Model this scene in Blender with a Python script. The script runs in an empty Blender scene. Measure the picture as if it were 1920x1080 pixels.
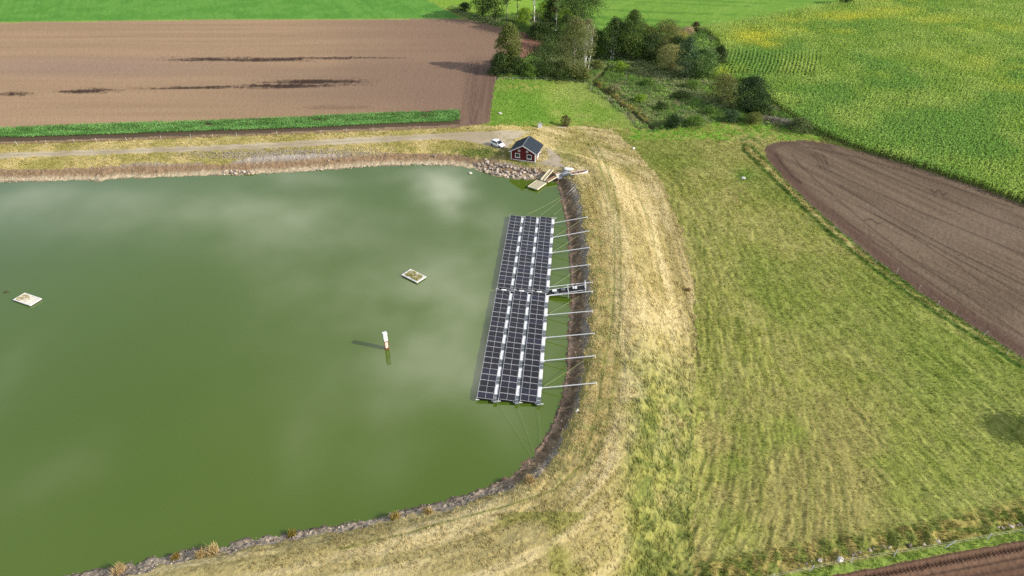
import bpy, bmesh, math, random
import numpy as np
from mathutils import Vector, Matrix

# ------------------------------------------------------------------ camera, sky, sun, exposure
S = bpy.context.scene
COL = S.collection
FPX, HORIZ, CAMH = 1280.0, -380.0, 76.0          # focal length and horizon row in photo pixels, camera height
PITCH = math.atan2(540 - HORIZ, FPX)
cam = bpy.data.objects.new('camera', bpy.data.cameras.new('camera'))
COL.objects.link(cam)
cam.data.sensor_width = 36.0
cam.data.lens = FPX / 1920 * 36
cam.data.clip_start = 1.0
cam.data.clip_end = 20000.0
cam.location = (0, 0, CAMH)
cam.rotation_euler = (math.pi / 2 - PITCH, 0, 0)
S.camera = cam

SUN_EL = math.radians(29.0)
SUN_AZ = math.atan2(0.958, -0.285)                # from +Y towards +X
sdir = Vector((math.sin(SUN_AZ) * math.cos(SUN_EL), math.cos(SUN_AZ) * math.cos(SUN_EL), math.sin(SUN_EL)))
sl = bpy.data.lights.new('sun', 'SUN')
sl.energy = 4.3
sl.angle = math.radians(0.5)
sl.color = (1.0, 0.94, 0.84)
sun = bpy.data.objects.new('sun', sl)
COL.objects.link(sun)
sun.rotation_euler = (-sdir).to_track_quat('-Z', 'Y').to_euler()
sun.location = (200, -60, 150)

S.view_settings.view_transform = 'Standard'
S.view_settings.look = 'None'
S.view_settings.gamma = 1.0
S.view_settings.exposure = 0.72
S.render.engine = 'CYCLES'
S.cycles.use_denoising = False
S.cycles.max_bounces = 6
S.cycles.diffuse_bounces = 3
S.cycles.transparent_max_bounces = 4
S.cycles.caustics_reflective = False
S.cycles.caustics_refractive = False


def unproj(px, py, z=0.0):
    px = np.asarray(px, float); py = np.asarray(py, float)
    u = px - 960; v = py - 540
    dy = FPX * math.cos(PITCH) - v * math.sin(PITCH)
    dz = -FPX * math.sin(PITCH) - v * math.cos(PITCH)
    t = (CAMH - z) / -dz
    return u * t, dy * t


def proj(x, y, z):
    cy, sy = math.cos(PITCH), math.sin(PITCH)
    dz = z - CAMH
    depth = y * cy - dz * sy
    up = y * sy + dz * cy
    depth = np.maximum(depth, 0.5)
    return 960 + FPX * x / depth, 540 - FPX * up / depth


# ------------------------------------------------------------------ world
W = bpy.data.worlds.new('World')
S.world = W
W.use_nodes = True
nt = W.node_tree
nt.nodes.clear()
N = nt.nodes.new
L = nt.links.new
out = N('ShaderNodeOutputWorld')
sky = N('ShaderNodeTexSky')
sky.sky_type = 'NISHITA'
sky.sun_disc = False
sky.sun_elevation = SUN_EL
sky.sun_rotation = SUN_AZ
sky.air_density = 1.0
sky.dust_density = 1.5
bg = N('ShaderNodeBackground'); bg.inputs['Strength'].default_value = 0.125
L(sky.outputs[0], bg.inputs['Color'])
cl = N('ShaderNodeBackground'); cl.inputs['Color'].default_value = (1.0, 0.97, 0.93, 1); cl.inputs['Strength'].default_value = 2.3
mixs = N('ShaderNodeMixShader')
L(bg.outputs[0], mixs.inputs[1]); L(cl.outputs[0], mixs.inputs[2]); L(mixs.outputs[0], out.inputs['Surface'])
tc = N('ShaderNodeTexCoord')
sep = N('ShaderNodeSeparateXYZ'); L(tc.outputs['Generated'], sep.inputs[0])


def wm(op, a, b=None, clamp=False):
    n = N('ShaderNodeMath'); n.operation = op; n.use_clamp = clamp
    for i, q in enumerate((a, b)):
        if q is None: continue
        if isinstance(q, (int, float)): n.inputs[i].default_value = q
        else: L(q, n.inputs[i])
    return n.outputs[0]


zc = wm('MAXIMUM', sep.outputs[2], 0.06)
cu = wm('DIVIDE', sep.outputs[0], zc)            # cloud deck coordinates
cv = wm('DIVIDE', sep.outputs[1], zc)
cmb = N('ShaderNodeCombineXYZ'); L(cu, cmb.inputs[0]); L(cv, cmb.inputs[1])
nz = N('ShaderNodeTexNoise'); nz.inputs['Scale'].default_value = 1.6; nz.inputs['Detail'].default_value = 4; nz.inputs['Roughness'].default_value = 0.5
L(cmb.outputs[0], nz.inputs['Vector'])
nz2 = N('ShaderNodeTexNoise'); nz2.inputs['Scale'].default_value = 3.5; nz2.inputs['Detail'].default_value = 3
L(cmb.outputs[0], nz2.inputs['Vector'])
# soft cloud banks: centre (cu, cv), radii, weight
CLOUDS = [(-0.17, 1.27, 0.36, 0.30, 0.20), (-0.62, 1.70, 0.60, 0.12, 0.10), (-0.236, 1.94, 0.067, 0.146, 0.5), (-0.177, 1.819, 0.056, 0.1, 0.45), (-0.349, 2.035, 0.087, 0.07, 0.28), (-0.632, 1.77, 0.205, 0.128, 0.22), (-1.2, 1.77, 0.347, 0.144, 0.16), (-0.583, 1.579, 0.16, 0.109, 0.2), (-0.859, 1.836, 0.146, 0.101, 0.12), (-0.17, 1.346, 0.157, 0.2, 0.42), (-0.402, 1.391, 0.147, 0.115, 0.22), (-0.115, 1.096, 0.127, 0.136, 0.42), (-0.216, 0.984, 0.076, 0.105, 0.26), (-0.29, 1.184, 0.072, 0.094, 0.12), (-0.01, 0.926, 0.063, 0.084, 0.25), (-0.376, 0.926, 0.042, 0.126, 0.12), (-0.831, 0.822, 0.059, 0.074, 0.12), (-1.072, 1.079, 0.046, 0.151, 0.08), (-0.694, 2.015, 0.173, 0.046, 0.2), (-0.059, 1.592, 0.088, 0.166, 0.32), (-1.458, 1.836, 0.13, 0.101, 0.12), (-0.254, 0.822, 0.059, 0.061, 0.16), (0.105, 1.222, 0.037, 0.156, 0.12)]
wv = N('ShaderNodeTexNoise'); wv.inputs['Scale'].default_value = 2.6; wv.inputs['Detail'].default_value = 3
L(cmb.outputs[0], wv.inputs['Vector'])
wsep = N('ShaderNodeSeparateXYZ'); L(wv.outputs['Color'], wsep.inputs[0])
cu_, cv_ = cu, cv
cu = wm('ADD', cu, wm('MULTIPLY', wm('SUBTRACT', wsep.outputs[0], 0.5), 0.28))
cv = wm('ADD', cv, wm('MULTIPLY', wm('SUBTRACT', wsep.outputs[1], 0.5), 0.28))
acc = None
for (a, b, ra, rb, wgt) in CLOUDS:
    da = wm('DIVIDE', wm('SUBTRACT', cu, a), ra)
    db = wm('DIVIDE', wm('SUBTRACT', cv, b), rb)
    r2 = wm('ADD', wm('MULTIPLY', da, da), wm('MULTIPLY', db, db))
    g = wm('MULTIPLY', wm('POWER', 2.718, wm('MULTIPLY', r2, -1.0)), wgt)
    acc = g if acc is None else wm('ADD', acc, g)
acc = wm('MULTIPLY', acc, wm('ADD', wm('MULTIPLY', nz2.outputs['Fac'], 3.4), -0.75))
cu, cv = cu_, cv_
far = wm('MULTIPLY', wm('SUBTRACT', nz.outputs['Fac'], 0.47), 1.1, True)
# the open part of the sky, mirrored by the lake, has little of the general cloud
opn = wm('MULTIPLY', wm('ADD', wm('ADD', wm('MULTIPLY', wm('SUBTRACT', cu, -0.55), wm('SUBTRACT', cu, -0.55)), wm('MULTIPLY', wm('SUBTRACT', cv, 1.3), wm('SUBTRACT', cv, 1.3))), -0.9), 0.7, True)
tot = wm('ADD', wm('ADD', wm('MULTIPLY', acc, 1.2, True), wm('MULTIPLY', far, opn)), 0.06, True)
L(tot, mixs.inputs[0])

# ------------------------------------------------------------------ numeric helpers
rng = np.random.default_rng(7)
random.seed(7)


def ss(a, b, x):
    t = np.clip((x - a) / (b - a), 0, 1)
    return t * t * (3 - 2 * t)


def _h(i, j, seed):
    n = (i.astype(np.int64) * 374761393 + j.astype(np.int64) * 668265263 + seed * 1442695041) & 0xFFFFFFFF
    n = ((n ^ (n >> 13)) * 1274126177) & 0xFFFFFFFF
    n = (n ^ (n >> 16)) & 0xFFFF
    return n / 65535.0


def vn(x, y, seed=0):
    xi = np.floor(x); yi = np.floor(y)
    fx = x - xi; fy = y - yi
    fx = fx * fx * (3 - 2 * fx); fy = fy * fy * (3 - 2 * fy)
    i = xi.astype(np.int64); j = yi.astype(np.int64)
    a = _h(i, j, seed); b = _h(i + 1, j, seed); c = _h(i, j + 1, seed); d = _h(i + 1, j + 1, seed)
    return (a + (b - a) * fx) * (1 - fy) + (c + (d - c) * fx) * fy


def fbm(x, y, seed=0, o=3):
    r = 0; w = 1; t = 0
    for k in range(o):
        r = r + w * vn(x * 2 ** k + 17.3 * k, y * 2 ** k - 9.1 * k, seed + k * 31)
        t += w; w *= 0.5
    return r / t


def pip(px, py, poly):
    inside = np.zeros(px.shape, bool)
    n = len(poly)
    for k in range(n):
        x0, y0 = poly[k]; x1, y1 = poly[(k + 1) % n]
        if y0 == y1: continue
        c = ((y0 > py) != (y1 > py)) & (px < (x1 - x0) * (py - y0) / (y1 - y0) + x0)
        inside ^= c
    return inside


def dline(px, py, pts):
    best = np.full(px.shape, 1e9)
    for (x0, y0), (x1, y1) in zip(pts[:-1], pts[1:]):
        dx, dy = x1 - x0, y1 - y0
        l2 = dx * dx + dy * dy + 1e-9
        t = np.clip(((px - x0) * dx + (py - y0) * dy) / l2, 0, 1)
        best = np.minimum(best, (px - x0 - t * dx) ** 2 + (py - y0 - t * dy) ** 2)
    return np.sqrt(best)


def lin(c):
    c = np.asarray(c, float) / 255.0
    return np.where(c <= 0.04045, c / 12.92, ((c + 0.055) / 1.055) ** 2.4)


KALB = 0.56


def alb(r, g, b):
    return lin((r, g, b)) * KALB


# ------------------------------------------------------------------ terrain
SHORE_PX = [(-900, 372), (-400, 352), (0, 341.5), (100, 340), (170, 338.5), (180, 341), (190, 341), (205, 337), (240, 334), (260, 335), (330, 332), (400, 329),
            (440, 329), (480, 327.5), (555, 323), (570, 322), (640, 317), (690, 313), (720, 311), (800, 309.5), (830, 310), (860, 312),
            (880, 317), (900, 322), (930, 331), (955, 335), (990, 337), (1015, 337), (1040, 340), (1045, 347), (1050, 365), (1052, 374), (1056, 395),
            (1062, 420), (1064, 450), (1066, 480), (1068, 510), (1070, 545), (1070, 570), (1066, 600), (1064, 630), (1063, 660), (1062, 690), (1056, 725),
            (1050, 755), (1040, 785), (1028, 810), (1010, 838), (990, 862), (960, 890), (930, 906), (900, 918), (860, 932), (820, 944), (780, 952),
            (740, 961), (700, 971), (660, 979), (600, 990), (540, 1000), (480, 1006), (420, 1021), (360, 1030), (300, 1043), (240, 1057), (170, 1070),
            (110, 1080), (-100, 1125), (-400, 1190), (-900, 1300)]
sx, sy = unproj([p[0] for p in SHORE_PX], [p[1] for p in SHORE_PX])
SHORE = list(zip(sx, sy))
Y355 = float(unproj(960, 358)[1]); Y328 = float(unproj(960, 330)[1])


def shore_dist(x, y):
    d = dline(x, y, SHORE + [SHORE[0]])
    return np.where(pip(x, y, SHORE), -d, d)


def north_w(x, y):
    return ss(Y355, Y328, y) * (1 - ss(2.0, 14.0, x))


def terrain_d(x, y, d):
    n = north_w(x, y)
    lb = 5.0 + 4.0 * n
    up = 2.2 * ss(-0.15 * lb, lb, d) - 2.2 * ss(-0.15, 1, 0)
    up = np.where(d < 0, np.maximum(d * 0.35, -2.5), np.maximum(up, d * 0.15 * (d < 3)))
    do = 10.0 + 10 * n; lo = 13.0 - 4 * n
    s = ss(do, do + lo, d)
    w = 1 - ss(-6, 22, x)                       # western fields lie higher than the eastern meadow
    lf = -2.8 + 4.0 * w + 0.02 * np.maximum(y - 190, 0) * (1 - w) - 0.6 * ss(30, 70, x) * (1 - ss(150, 200, y)) + 0.4 * (fbm(x / 45, y / 45, 5, 2) - 0.5)
    lf = np.minimum(lf, 6.0)
    return up * (1 - s) + lf * s


def terrain(x, y):
    x = np.asarray(x, float); y = np.asarray(y, float)
    return terrain_d(x, y, shore_dist(x, y))


def at_many(px, py):
    px = np.asarray(px, float); py = np.asarray(py, float)
    z = np.zeros(px.shape)
    for _ in range(14):
        x, y = unproj(px, py, z)
        z = 0.5 * z + 0.5 * terrain(x, y)
    x, y = unproj(px, py, z)
    return x, y, terrain(x, y)


def at(px, py, z=None):
    if z is None:
        x, y, zz = at_many(np.array([px]), np.array([py]))
        return Vector((float(x[0]), float(y[0]), float(zz[0])))
    x, y = unproj(px, py, z)
    return Vector((float(x), float(y), float(z)))


# ------------------------------------------------------------------ regions (outlines of the land parcels)
BANK = [(-900, 345), (0, 318), (100, 317), (180, 314), (230, 307), (330, 306), (420, 308), (450, 299), (520, 291), (600, 288), (690, 289), (800, 288), (850, 290),
        (890, 296), (930, 301), (950, 306), (985, 310), (1008, 316), (1024, 321), (1045, 328), (1066, 338), (1080, 345), (1088, 365), (1090, 390), (1095, 420), (1098, 450),
        (1101, 480), (1104, 510), (1108, 545), (1106, 590), (1101, 640), (1100, 660), (1096, 690), (1091, 720), (1084, 750), (1078, 775), (1065, 805),
        (1050, 835), (1035, 862), (1018, 882), (995, 898), (965, 912), (930, 924), (900, 936), (860, 948), (800, 960), (740, 973), (650, 993),
        (560, 1009), (500, 1022), (420, 1036), (350, 1050), (270, 1071), (220, 1084), (-900, 1330), (-900, 900)]
DIKE = [(-900, 290), (0, 268), (240, 260), (480, 252), (700, 243), (862, 236), (1000, 236), (1100, 237), (1150, 244), (1200, 290), (1245, 350), (1280, 430), (1298, 520),
        (1304, 620), (1302, 740), (1300, 900), (1295, 1080), (1290, 1600), (-900, 1600), (-900, 900)]
ROAD = [(-900, 318), (0, 287), (240, 278.5), (480, 269), (640, 259.5), (800, 251.5), (880, 246.5), (960, 244.5), (1000, 246), (985, 252), (965, 262), (955, 276), (938, 280), (905, 271),
        (868, 264), (820, 261.5), (640, 271), (480, 279.5), (240, 288.5), (0, 296.5), (-900, 330)]
YARD = [(1022, 278), (1032, 279), (1044, 290), (1055, 303), (1057, 314), (1040, 313), (1018, 309), (1008, 306), (1022, 302), (1030, 294)]
PLOW = [(-900, 58), (0, 42.5), (400, 37.5), (700, 36.5), (840, 35), (880, 37), (945, 53), (985, 62), (1020, 78), (1010, 95), (985, 108), (950, 120), (937, 130), (927, 160), (918, 228), (900, 234), (863, 238),
        (600, 248), (480, 252), (240, 261), (0, 269), (-900, 292)]
POTATO = [(-900, 268), (0, 240.5), (240, 231.5), (480, 223.5), (700, 213), (862, 206.5), (862, 233.5), (700, 240.5), (480, 250.5), (240, 259), (0, 267), (-900, 291)]
FARL = [(-900, 58), (0, 42.5), (400, 37.5), (700, 36.5), (840, 35), (868, 34), (835, 18), (800, 0), (760, -60), (700, -200), (-900, -200)]
PAST = [(929, 151), (960, 149), (1010, 150), (1070, 153), (1098, 156), (1110, 170), (1132, 184), (1148, 200), (1172, 216), (1186, 236), (1180, 243), (1150, 240), (1100, 236), (1000, 236), (912, 238), (919, 228)]
CORN = [(1316, 54), (1345, 78), (1357, 98), (1362, 120), (1340, 131), (1325, 145), (1350, 152), (1425, 160), (1437, 185), (1470, 212), (1545, 256), (1620, 285), (1700, 316), (1800, 354), (1920, 390), (2300, 520),
        (2600, 400), (2600, -150), (1800, -60), (1640, -3), (1590, 9), (1500, 20), (1420, 36)]
BROWN = [(1432, 283), (1437, 274), (1450, 267), (1475, 264), (1510, 263.5), (1560, 270), (1640, 290), (1750, 324), (1850, 357), (1920, 384), (2300, 520), (2300, 900), (1920, 673),
         (1820, 610), (1720, 546), (1640, 486), (1550, 412), (1480, 346), (1440, 302)]
BOTR = [(1490, 1096), (1560, 1080), (1640, 1064), (1730, 1046), (1820, 1030), (1920, 1013), (2300, 950), (2300, 1600), (1400, 1600)]
SCRUB = [(927, 151), (937, 130), (950, 118), (985, 106), (1010, 95), (1020, 78), (985, 62), (945, 52), (880, 36), (835, 16), (850, 12), (905, 34), (1000, 20), (1110, 45), (1150, 80), (1230, 55), (1290, 52), (1316, 54), (1345, 78), (1357, 98), (1362, 120),
         (1340, 131), (1325, 145), (1350, 152), (1425, 160), (1437, 185), (1470, 212), (1545, 256), (1500, 250), (1430, 232), (1370, 228), (1290, 238), (1222, 248), (1186, 238), (1172, 216), (1148, 200), (1132, 184), (1110, 170), (1098, 156), (1070, 153), (1010, 150)]
FARR = [(850, 12), (905, 34), (1000, 20), (1110, 45), (1150, 80), (1230, 55), (1290, 52), (1316, 54), (1420, 36), (1500, 20), (1590, 9), (1640, -3), (1800, -60), (2600, -150), (2600, -345), (-900, -345), (-900, -200), (700, -200), (760, -60), (800, 0), (835, 16)]
R_MEADOW, R_BANK, R_DIKE, R_ROAD, R_PLOW, R_POT, R_FARL, R_PAST, R_CORN, R_BROWN, R_BOTR, R_SCRUB, R_FARR, R_BED = range(14)


def classify(x, y, z, d, jitter=True):
    px, py = proj(x, y, z)
    sc = 0.812 * (py + 380) / CAMH                # photo pixels per metre here
    if jitter:
        j1 = (fbm(x / 1.7, y / 1.7, 3, 2) - 0.5); j2 = (fbm(x / 1.7 + 50, y / 1.7, 4, 2) - 0.5)
        qx = px + j1 * sc * 1.6; qy = py + j2 * sc * 0.9
    else:
        qx, qy = px, py
    hx = px + (qx - px) * 0.35; hy = py + (qy - py) * 0.35
    r = np.full(x.shape, R_MEADOW)
    r[pip(hx, hy, FARR)] = R_FARR
    r[pip(hx, hy, FARL)] = R_FARL
    r[pip(qx, qy, SCRUB)] = R_SCRUB
    r[pip(qx, qy, PAST)] = R_PAST
    r[pip(hx, hy, CORN)] = R_CORN
    r[pip(qx, qy, DIKE)] = R_DIKE
    r[pip(hx, hy, PLOW)] = R_PLOW
    r[pip(hx, hy, POTATO)] = R_POT
    r[pip(hx, hy, BROWN)] = R_BROWN
    r[pip(hx, hy, BOTR)] = R_BOTR
    r[pip(hx, hy, ROAD) | pip(qx, qy, YARD)] = R_ROAD
    r[pip(qx, qy, BANK) & (d > -3)] = R_BANK
    r[d < 0] = R_BANK
    r[d < -4] = R_BED
    return r, px, py, sc


def mix(a, b, t):
    t = np.asarray(t)[..., None]
    return a * (1 - t) + b * t


def colour(x, y, d, r, px, py):
    """albedo of the ground, by parcel"""
    c = np.zeros(x.shape + (3,))
    f1 = fbm(x / 1.1, y / 1.1, 11, 3); f2 = fbm(x / 6, y / 6, 12, 3); f3 = fbm(x / 22, y / 22, 13, 3); f4 = vn(x / 0.45, y / 0.45, 14)
    # straw embankment
    m = r == R_DIKE
    alng = np.arctan2(y - 92, x + 35) * 60
    sd = fbm(d / 0.55, alng / 9, 15, 3); sd2 = fbm(d / 1.6, alng / 25, 16, 2)
    straw = mix(alb(212, 194, 140), alb(198, 180, 122), ss(0.3, 0.7, f2))
    straw = mix(straw, alb(214, 197, 145), ss(0.58, 0.75, f1) * 0.6)
    straw = mix(straw, alb(222, 206, 156), ss(0.5, 0.66, sd) * 0.5); straw = mix(straw, alb(158, 146, 84), ss(0.52, 0.38, sd2) * 0.55)
    tus = ss(1135, 1215, px + 70 * (f2 - .5)) * ss(560, 780, py + 90 * (f3 - 0.5)) * ss(0.28, 0.52, f2 + 0.10)
    straw = mix(straw, mix(alb(160, 164, 82), alb(112, 130, 52), ss(0.4, 0.6, f1)), tus * 0.82)
    inner = (1 - ss(6.0, 9.5, d + 1.5 * (f2 - 0.5))) * ss(330, 380, py)
    straw = mix(straw, mix(alb(190, 170, 108), alb(154, 148, 84), ss(0.42, 0.62, f1)), inner * 0.75 * (1 - ss(880, 960, py)))
    nv = (py < 330) & (px < 1000)
    verge = mix(alb(206, 188, 126), alb(172, 162, 92), ss(0.35, 0.62, f2 * 0.6 + f1 * 0.4))
    straw = np.where(nv[..., None], verge, straw)
    gr = ss(0.53, 0.68, f2) * (py > 960) * (px < 1200)
    straw = mix(straw, alb(140, 142, 66), gr * 0.7)
    gb = np.exp(-(((px - 905) / 55) ** 2 + ((py - 286) / 12) ** 2)) + 0.9 * np.exp(-(((px - 985) / 22) ** 2 + ((py - 307) / 6) ** 2)) + 0.6 * np.exp(-(((px - 1062) / 30) ** 2 + ((py - 285) / 25) ** 2))
    straw = mix(straw, alb(104, 122, 50), np.clip(gb, 0, 1) * ss(0.3, 0.6, f1 + 0.1))
    ne = ss(1020, 1080, px) * (1 - ss(300, 420, py)) * ss(0.45, 0.6, f2)
    straw = mix(straw, alb(165, 158, 84), ne * 0.5)
    for tr, wd, st in (([(1100, 268), (1120, 300), (1138, 350), (1150, 400), (1153, 470), (1152, 540), (1148, 590), (1143, 640), (1130, 690), (1122, 760), (1108, 820), (1088, 872), (1040, 918), (960, 946), (860, 972), (760, 1000), (640, 1030)], 2.2, 0.75),
                       ([(1112, 265), (1134, 300), (1150, 350), (1160, 400), (1164, 470), (1164, 540), (1162, 600), (1156, 660), (1150, 720), (1142, 780), (1124, 840), (1100, 890)], 2.4, 0.6),
                       ([(1170, 300), (1195, 360), (1222, 430), (1238, 520), (1243, 600)], 1.6, 0.4), ([(1140, 270), (1180, 330), (1210, 400), (1225, 470)], 1.3, 0.3)):
        t = np.exp(-(dline(px, py, tr) / wd) ** 2) * (0.5 + f1)
        straw = mix(straw, alb(116, 124, 54), np.clip(t * st, 0, 0.85))
    gs = np.exp(-(((px - 560) / 150) ** 2 + ((py - 290 + (px - 560) * 0.02) / 7) ** 2)) * (px < 700) * (px > 330)
    straw = mix(straw, alb(170, 160, 145), gs * ss(0.4, 0.6, f4))
    soil_edge = (py < 275) & (dline(px, py, [(0, 269), (240, 261), (480, 252), (700, 243), (862, 237)]) < 2.6)
    straw = np.where(soil_edge[..., None], alb(150, 130, 96), straw)
    c[m] = straw[m]
    # stony bank
    m = (r == R_BANK)
    nb = (py < 345) & (px < 1030)
    tb = np.clip(d / 7.5, 0, 1)
    north = mix(alb(206, 188, 156), alb(158, 132, 102), ss(0.12, 0.36, tb + 0.2 * (f1 - 0.5)))
    north = mix(north, alb(184, 174, 160), ss(0.5, 0.8, tb + 0.2 * (f2 - 0.5)))
    east = mix(alb(166, 140, 108), alb(128, 108, 84), ss(0.3, 0.6, f1))
    east = mix(east, alb(205, 170, 140), 1 - ss(0.04, 0.15, tb + .1 * (f1 - .5)))
    east = mix(east, alb(176, 166, 146), 0.75 * ss(0.27, 0.40, tb + 0.12 * (f1 - 0.5)))
    south = mix(alb(200, 184, 162), alb(146, 132, 116), ss(0.3, 0.7, f4))
    bk = np.where(nb[..., None], north, mix(east, south, ss(880, 940, py)))
    bk = bk * (0.8 + 0.4 * f4)[..., None]
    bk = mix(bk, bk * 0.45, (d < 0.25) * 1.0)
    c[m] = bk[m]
    m = r == R_BED
    c[m] = alb(80, 84, 40)
    # gravel track
    m = r == R_ROAD
    rd = mix(alb(204, 190, 162), alb(180, 164, 136), ss(0.3, 0.7, f2))
    rd = mix(rd, alb(150, 142, 92), np.exp(-(dline(px, py, [(-900, 324), (0, 291.6), (240, 283.3), (480, 274), (640, 265), (800, 256), (880, 252)]) / 0.9) ** 2) * 0.5 * (py > 250))
    rd = mix(rd, alb(150, 150, 88), ss(0.55, 0.7, f1) * ss(890, 940, px) * (px < 1010) * 0.6)
    rd = np.where((px > 1005)[..., None], mix(alb(190, 176, 154), alb(160, 150, 110), ss(0.5, 0.7, f1) * 0.5), rd)
    c[m] = rd[m]
    # left ploughed field
    m = (r == R_PLOW) | (r == R_POT)
    sl_ = (py - (42.5 - 0.008 * px)) / 190
    row = 0.5 + 0.45 * (fbm(x / 60, (y - x * 0.012) / 3.2, 21, 3) - 0.5)
    pl = mix(alb(180, 150, 118), alb(164, 136, 106), ss(0.3, 0.7, row))
    zone = ss(0.25, 0.55, sl_ + 0.25 * (f3 - 0.5)) * (1 - ss(0.75, 0.95, sl_)) * ss(250, 700, px)
    pl = mix(pl, alb(144, 120, 100), zone * 0.7)
    pl = mix(pl, alb(138, 112, 94), ss(500, 900, px + 120 * (f3 - .5)) * 0.8)
    pl = mix(pl, alb(156, 130, 116), np.exp(-(((px - 160) / 220) ** 2 + ((py - 125) / 18) ** 2)) * 0.7)
    rw2 = fbm(x / 14, y / 0.8, 24, 2)
    for (ex, ey, rx, ry, sp) in ((450, 112, 150, 4.2, 0.008), (560, 109, 170, 2.0, -.005), (575, 157, 120, 8.5, -0.03), (400, 163, 150, 2.4, -.02), (480, 161, 70, 3.5, -0.01), (30, 175, 42, 4.5, 0), (165, 170, 55, 4.5, -0.02), (640, 200, 70, 6, -.03)):
        q = ((px - ex) / rx) ** 2 + ((py - ey - sp * (px - ex)) / ry) ** 2
        k = (1 - ss(0.0, 1.35, q + 2.2 * (rw2 - 0.5) + 0.9 * (f4 - .5) + 0.9 * (f1 - .5))) * (0.98 if ey < 180 else 0.3)
        pl = mix(pl, alb(66, 49, 39), k)
    head = ss(856, 884, px + (py - 180) * 0.12 + 14 * (f1 - .5)) * ss(100, 125, py)
    hs = fbm((px + (py - 170) * 0.17) / 3.0, py / 60, 22, 2)
    pl = mix(pl, mix(alb(132, 107, 90), alb(112, 88, 74), ss(0.3, 0.7, hs)), head * .85)
    for tr in ([(893, 130), (887, 165), (883, 200), (881, 230)], [(897, 130), (891, 165), (886, 200), (884, 230)], [(895, 206), (897, 214), (892, 224), (884, 233)], [(890, 208), (893, 214), (889, 222), (882, 229)]):
        pl = mix(pl, alb(84, 66, 56), np.exp(-(dline(px, py, tr) / 0.9) ** 2) * 0.6)
    red = ss(955, 985, px) * (py < 110)
    pl = mix(pl, alb(140, 92, 76), red * 0.6)
    pl = np.where((r == R_POT)[..., None], alb(96, 80, 60), pl)
    c[m] = pl[m]
    # far green fields
    m = r == R_FARL
    st = fbm((x + y * 0.45) / 1.6, (y - x * 0.45) / 70, 31, 2)
    g = mix(alb(92, 150, 52), alb(106, 160, 62), ss(0.35, 0.65, f2)); g = mix(g, alb(76, 132, 42), ss(0.55, 0.72, st) * 0.25)
    g = mix(g, alb(170, 180, 90), np.exp(-(dline(px, py, [(-900, 58), (0, 42.5), (400, 37.5), (700, 36.5), (840, 35)]) / 1.3) ** 2) * 0.8)
    c[m] = g[m]
    m = r == R_FARR
    st = fbm((y + x * 0.18) / 2.4, (x - y * 0.18) / 80, 32, 3)
    g = mix(alb(132, 170, 66), alb(118, 160, 56), ss(0.35, 0.65, f3)); g = mix(g, alb(84, 132, 42), ss(0.54, 0.7, st) * 0.75)
    g = mix(g, alb(160, 190, 60), ((px < 1000)) * 0.4)
    g = mix(g, alb(176, 168, 100), np.exp(-(dline(px, py, [(1316, 52), (1420, 35), (1500, 19), (1590, 7)]) / 2.0) ** 2) * 0.8)
    c[m] = g[m]
    # pasture
    m = r == R_PAST
    g = mix(alb(148, 178, 76), alb(168, 186, 96), ss(0.35, 0.65, f2)); g = mix(g, alb(124, 164, 62), ss(0.5, 0.7, f3))
    g = mix(g, alb(186, 182, 104), np.exp(-(((px - 980) / 60) ** 2 + ((py - 163) / 9) ** 2)) * ss(0.4, 0.6, f1) * 0.8)
    g = mix(g, alb(172, 174, 92), ss(224, 236, py) * 0.7 * ss(0.3, 0.6, f1))
    c[m] = g[m]
    # scrub ground and the ditch through it
    m = r == R_SCRUB
    g = mix(alb(82, 108, 46), alb(104, 120, 58), ss(0.35, 0.65, f1)); g = mix(g, alb(116, 112, 76), ss(0.5, 0.68, f2) * 0.7)
    g = mix(g, alb(66, 90, 40), ss(0.5, 0.7, f3) * 0.6)
    dd = dline(px, py, [(1140, 124), (1129, 137), (1112, 151), (1115, 160), (1129, 170), (1149, 182), (1163, 197), (1186, 209), (1203, 226), (1224, 240)])
    g = mix(g, alb(150, 128, 66), np.exp(-(dline(px, py, [(1121, 158), (1136, 168), (1156, 180), (1170, 194), (1193, 206), (1212, 224)]) / 5) ** 2) * 0.8 * ss(.3, .6, f1))
    g = mix(g, alb(62, 48, 38), np.exp(-(dd / (1.0 + 2.6 * f1)) ** 2) * ss(.25, .5, f2 + .1))
    g = mix(g, alb(150, 158, 80), ((px < 960) & (py > 110)) * 0.7)
    c[m] = g[m]
    m = r == R_CORN
    c[m] = mix(alb(84, 92, 44), alb(70, 78, 40), f1)[m]
    # right ploughed field
    m = r == R_BROWN
    ux = (x * 0.86 + y * 0.5)                       # across / along the drilling direction
    e0 = np.array(unproj(1560, 300)); e1 = np.array(unproj(1920, 470)); dv = (e1 - e0) / np.linalg.norm(e1 - e0)
    al_ = x * dv[0] + y * dv[1]; ac_ = -x * dv[1] + y * dv[0]
    row = fbm(ac_ / 0.8, al_ / 40, 41, 3)
    b = mix(alb(127, 109, 89), alb(107, 90, 73), ss(0.3, 0.7, row)); b = mix(b, alb(134, 116, 98), ss(0.5, 0.7, f3) * 0.5)
    edge = np.exp(-(dline(px, py, [(1445, 285), (1470, 325), (1510, 360), (1580, 420), (1660, 488), (1760, 560), (1920, 660)]) / 11) ** 2)
    b = mix(b, alb(98, 74, 62), edge * 0.85)
    b = mix(b, alb(92, 72, 62), np.exp(-(dline(px, py, [(1437, 278), (1475, 267), (1520, 266), (1560, 274)]) / 5) ** 2) * .6)
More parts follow.
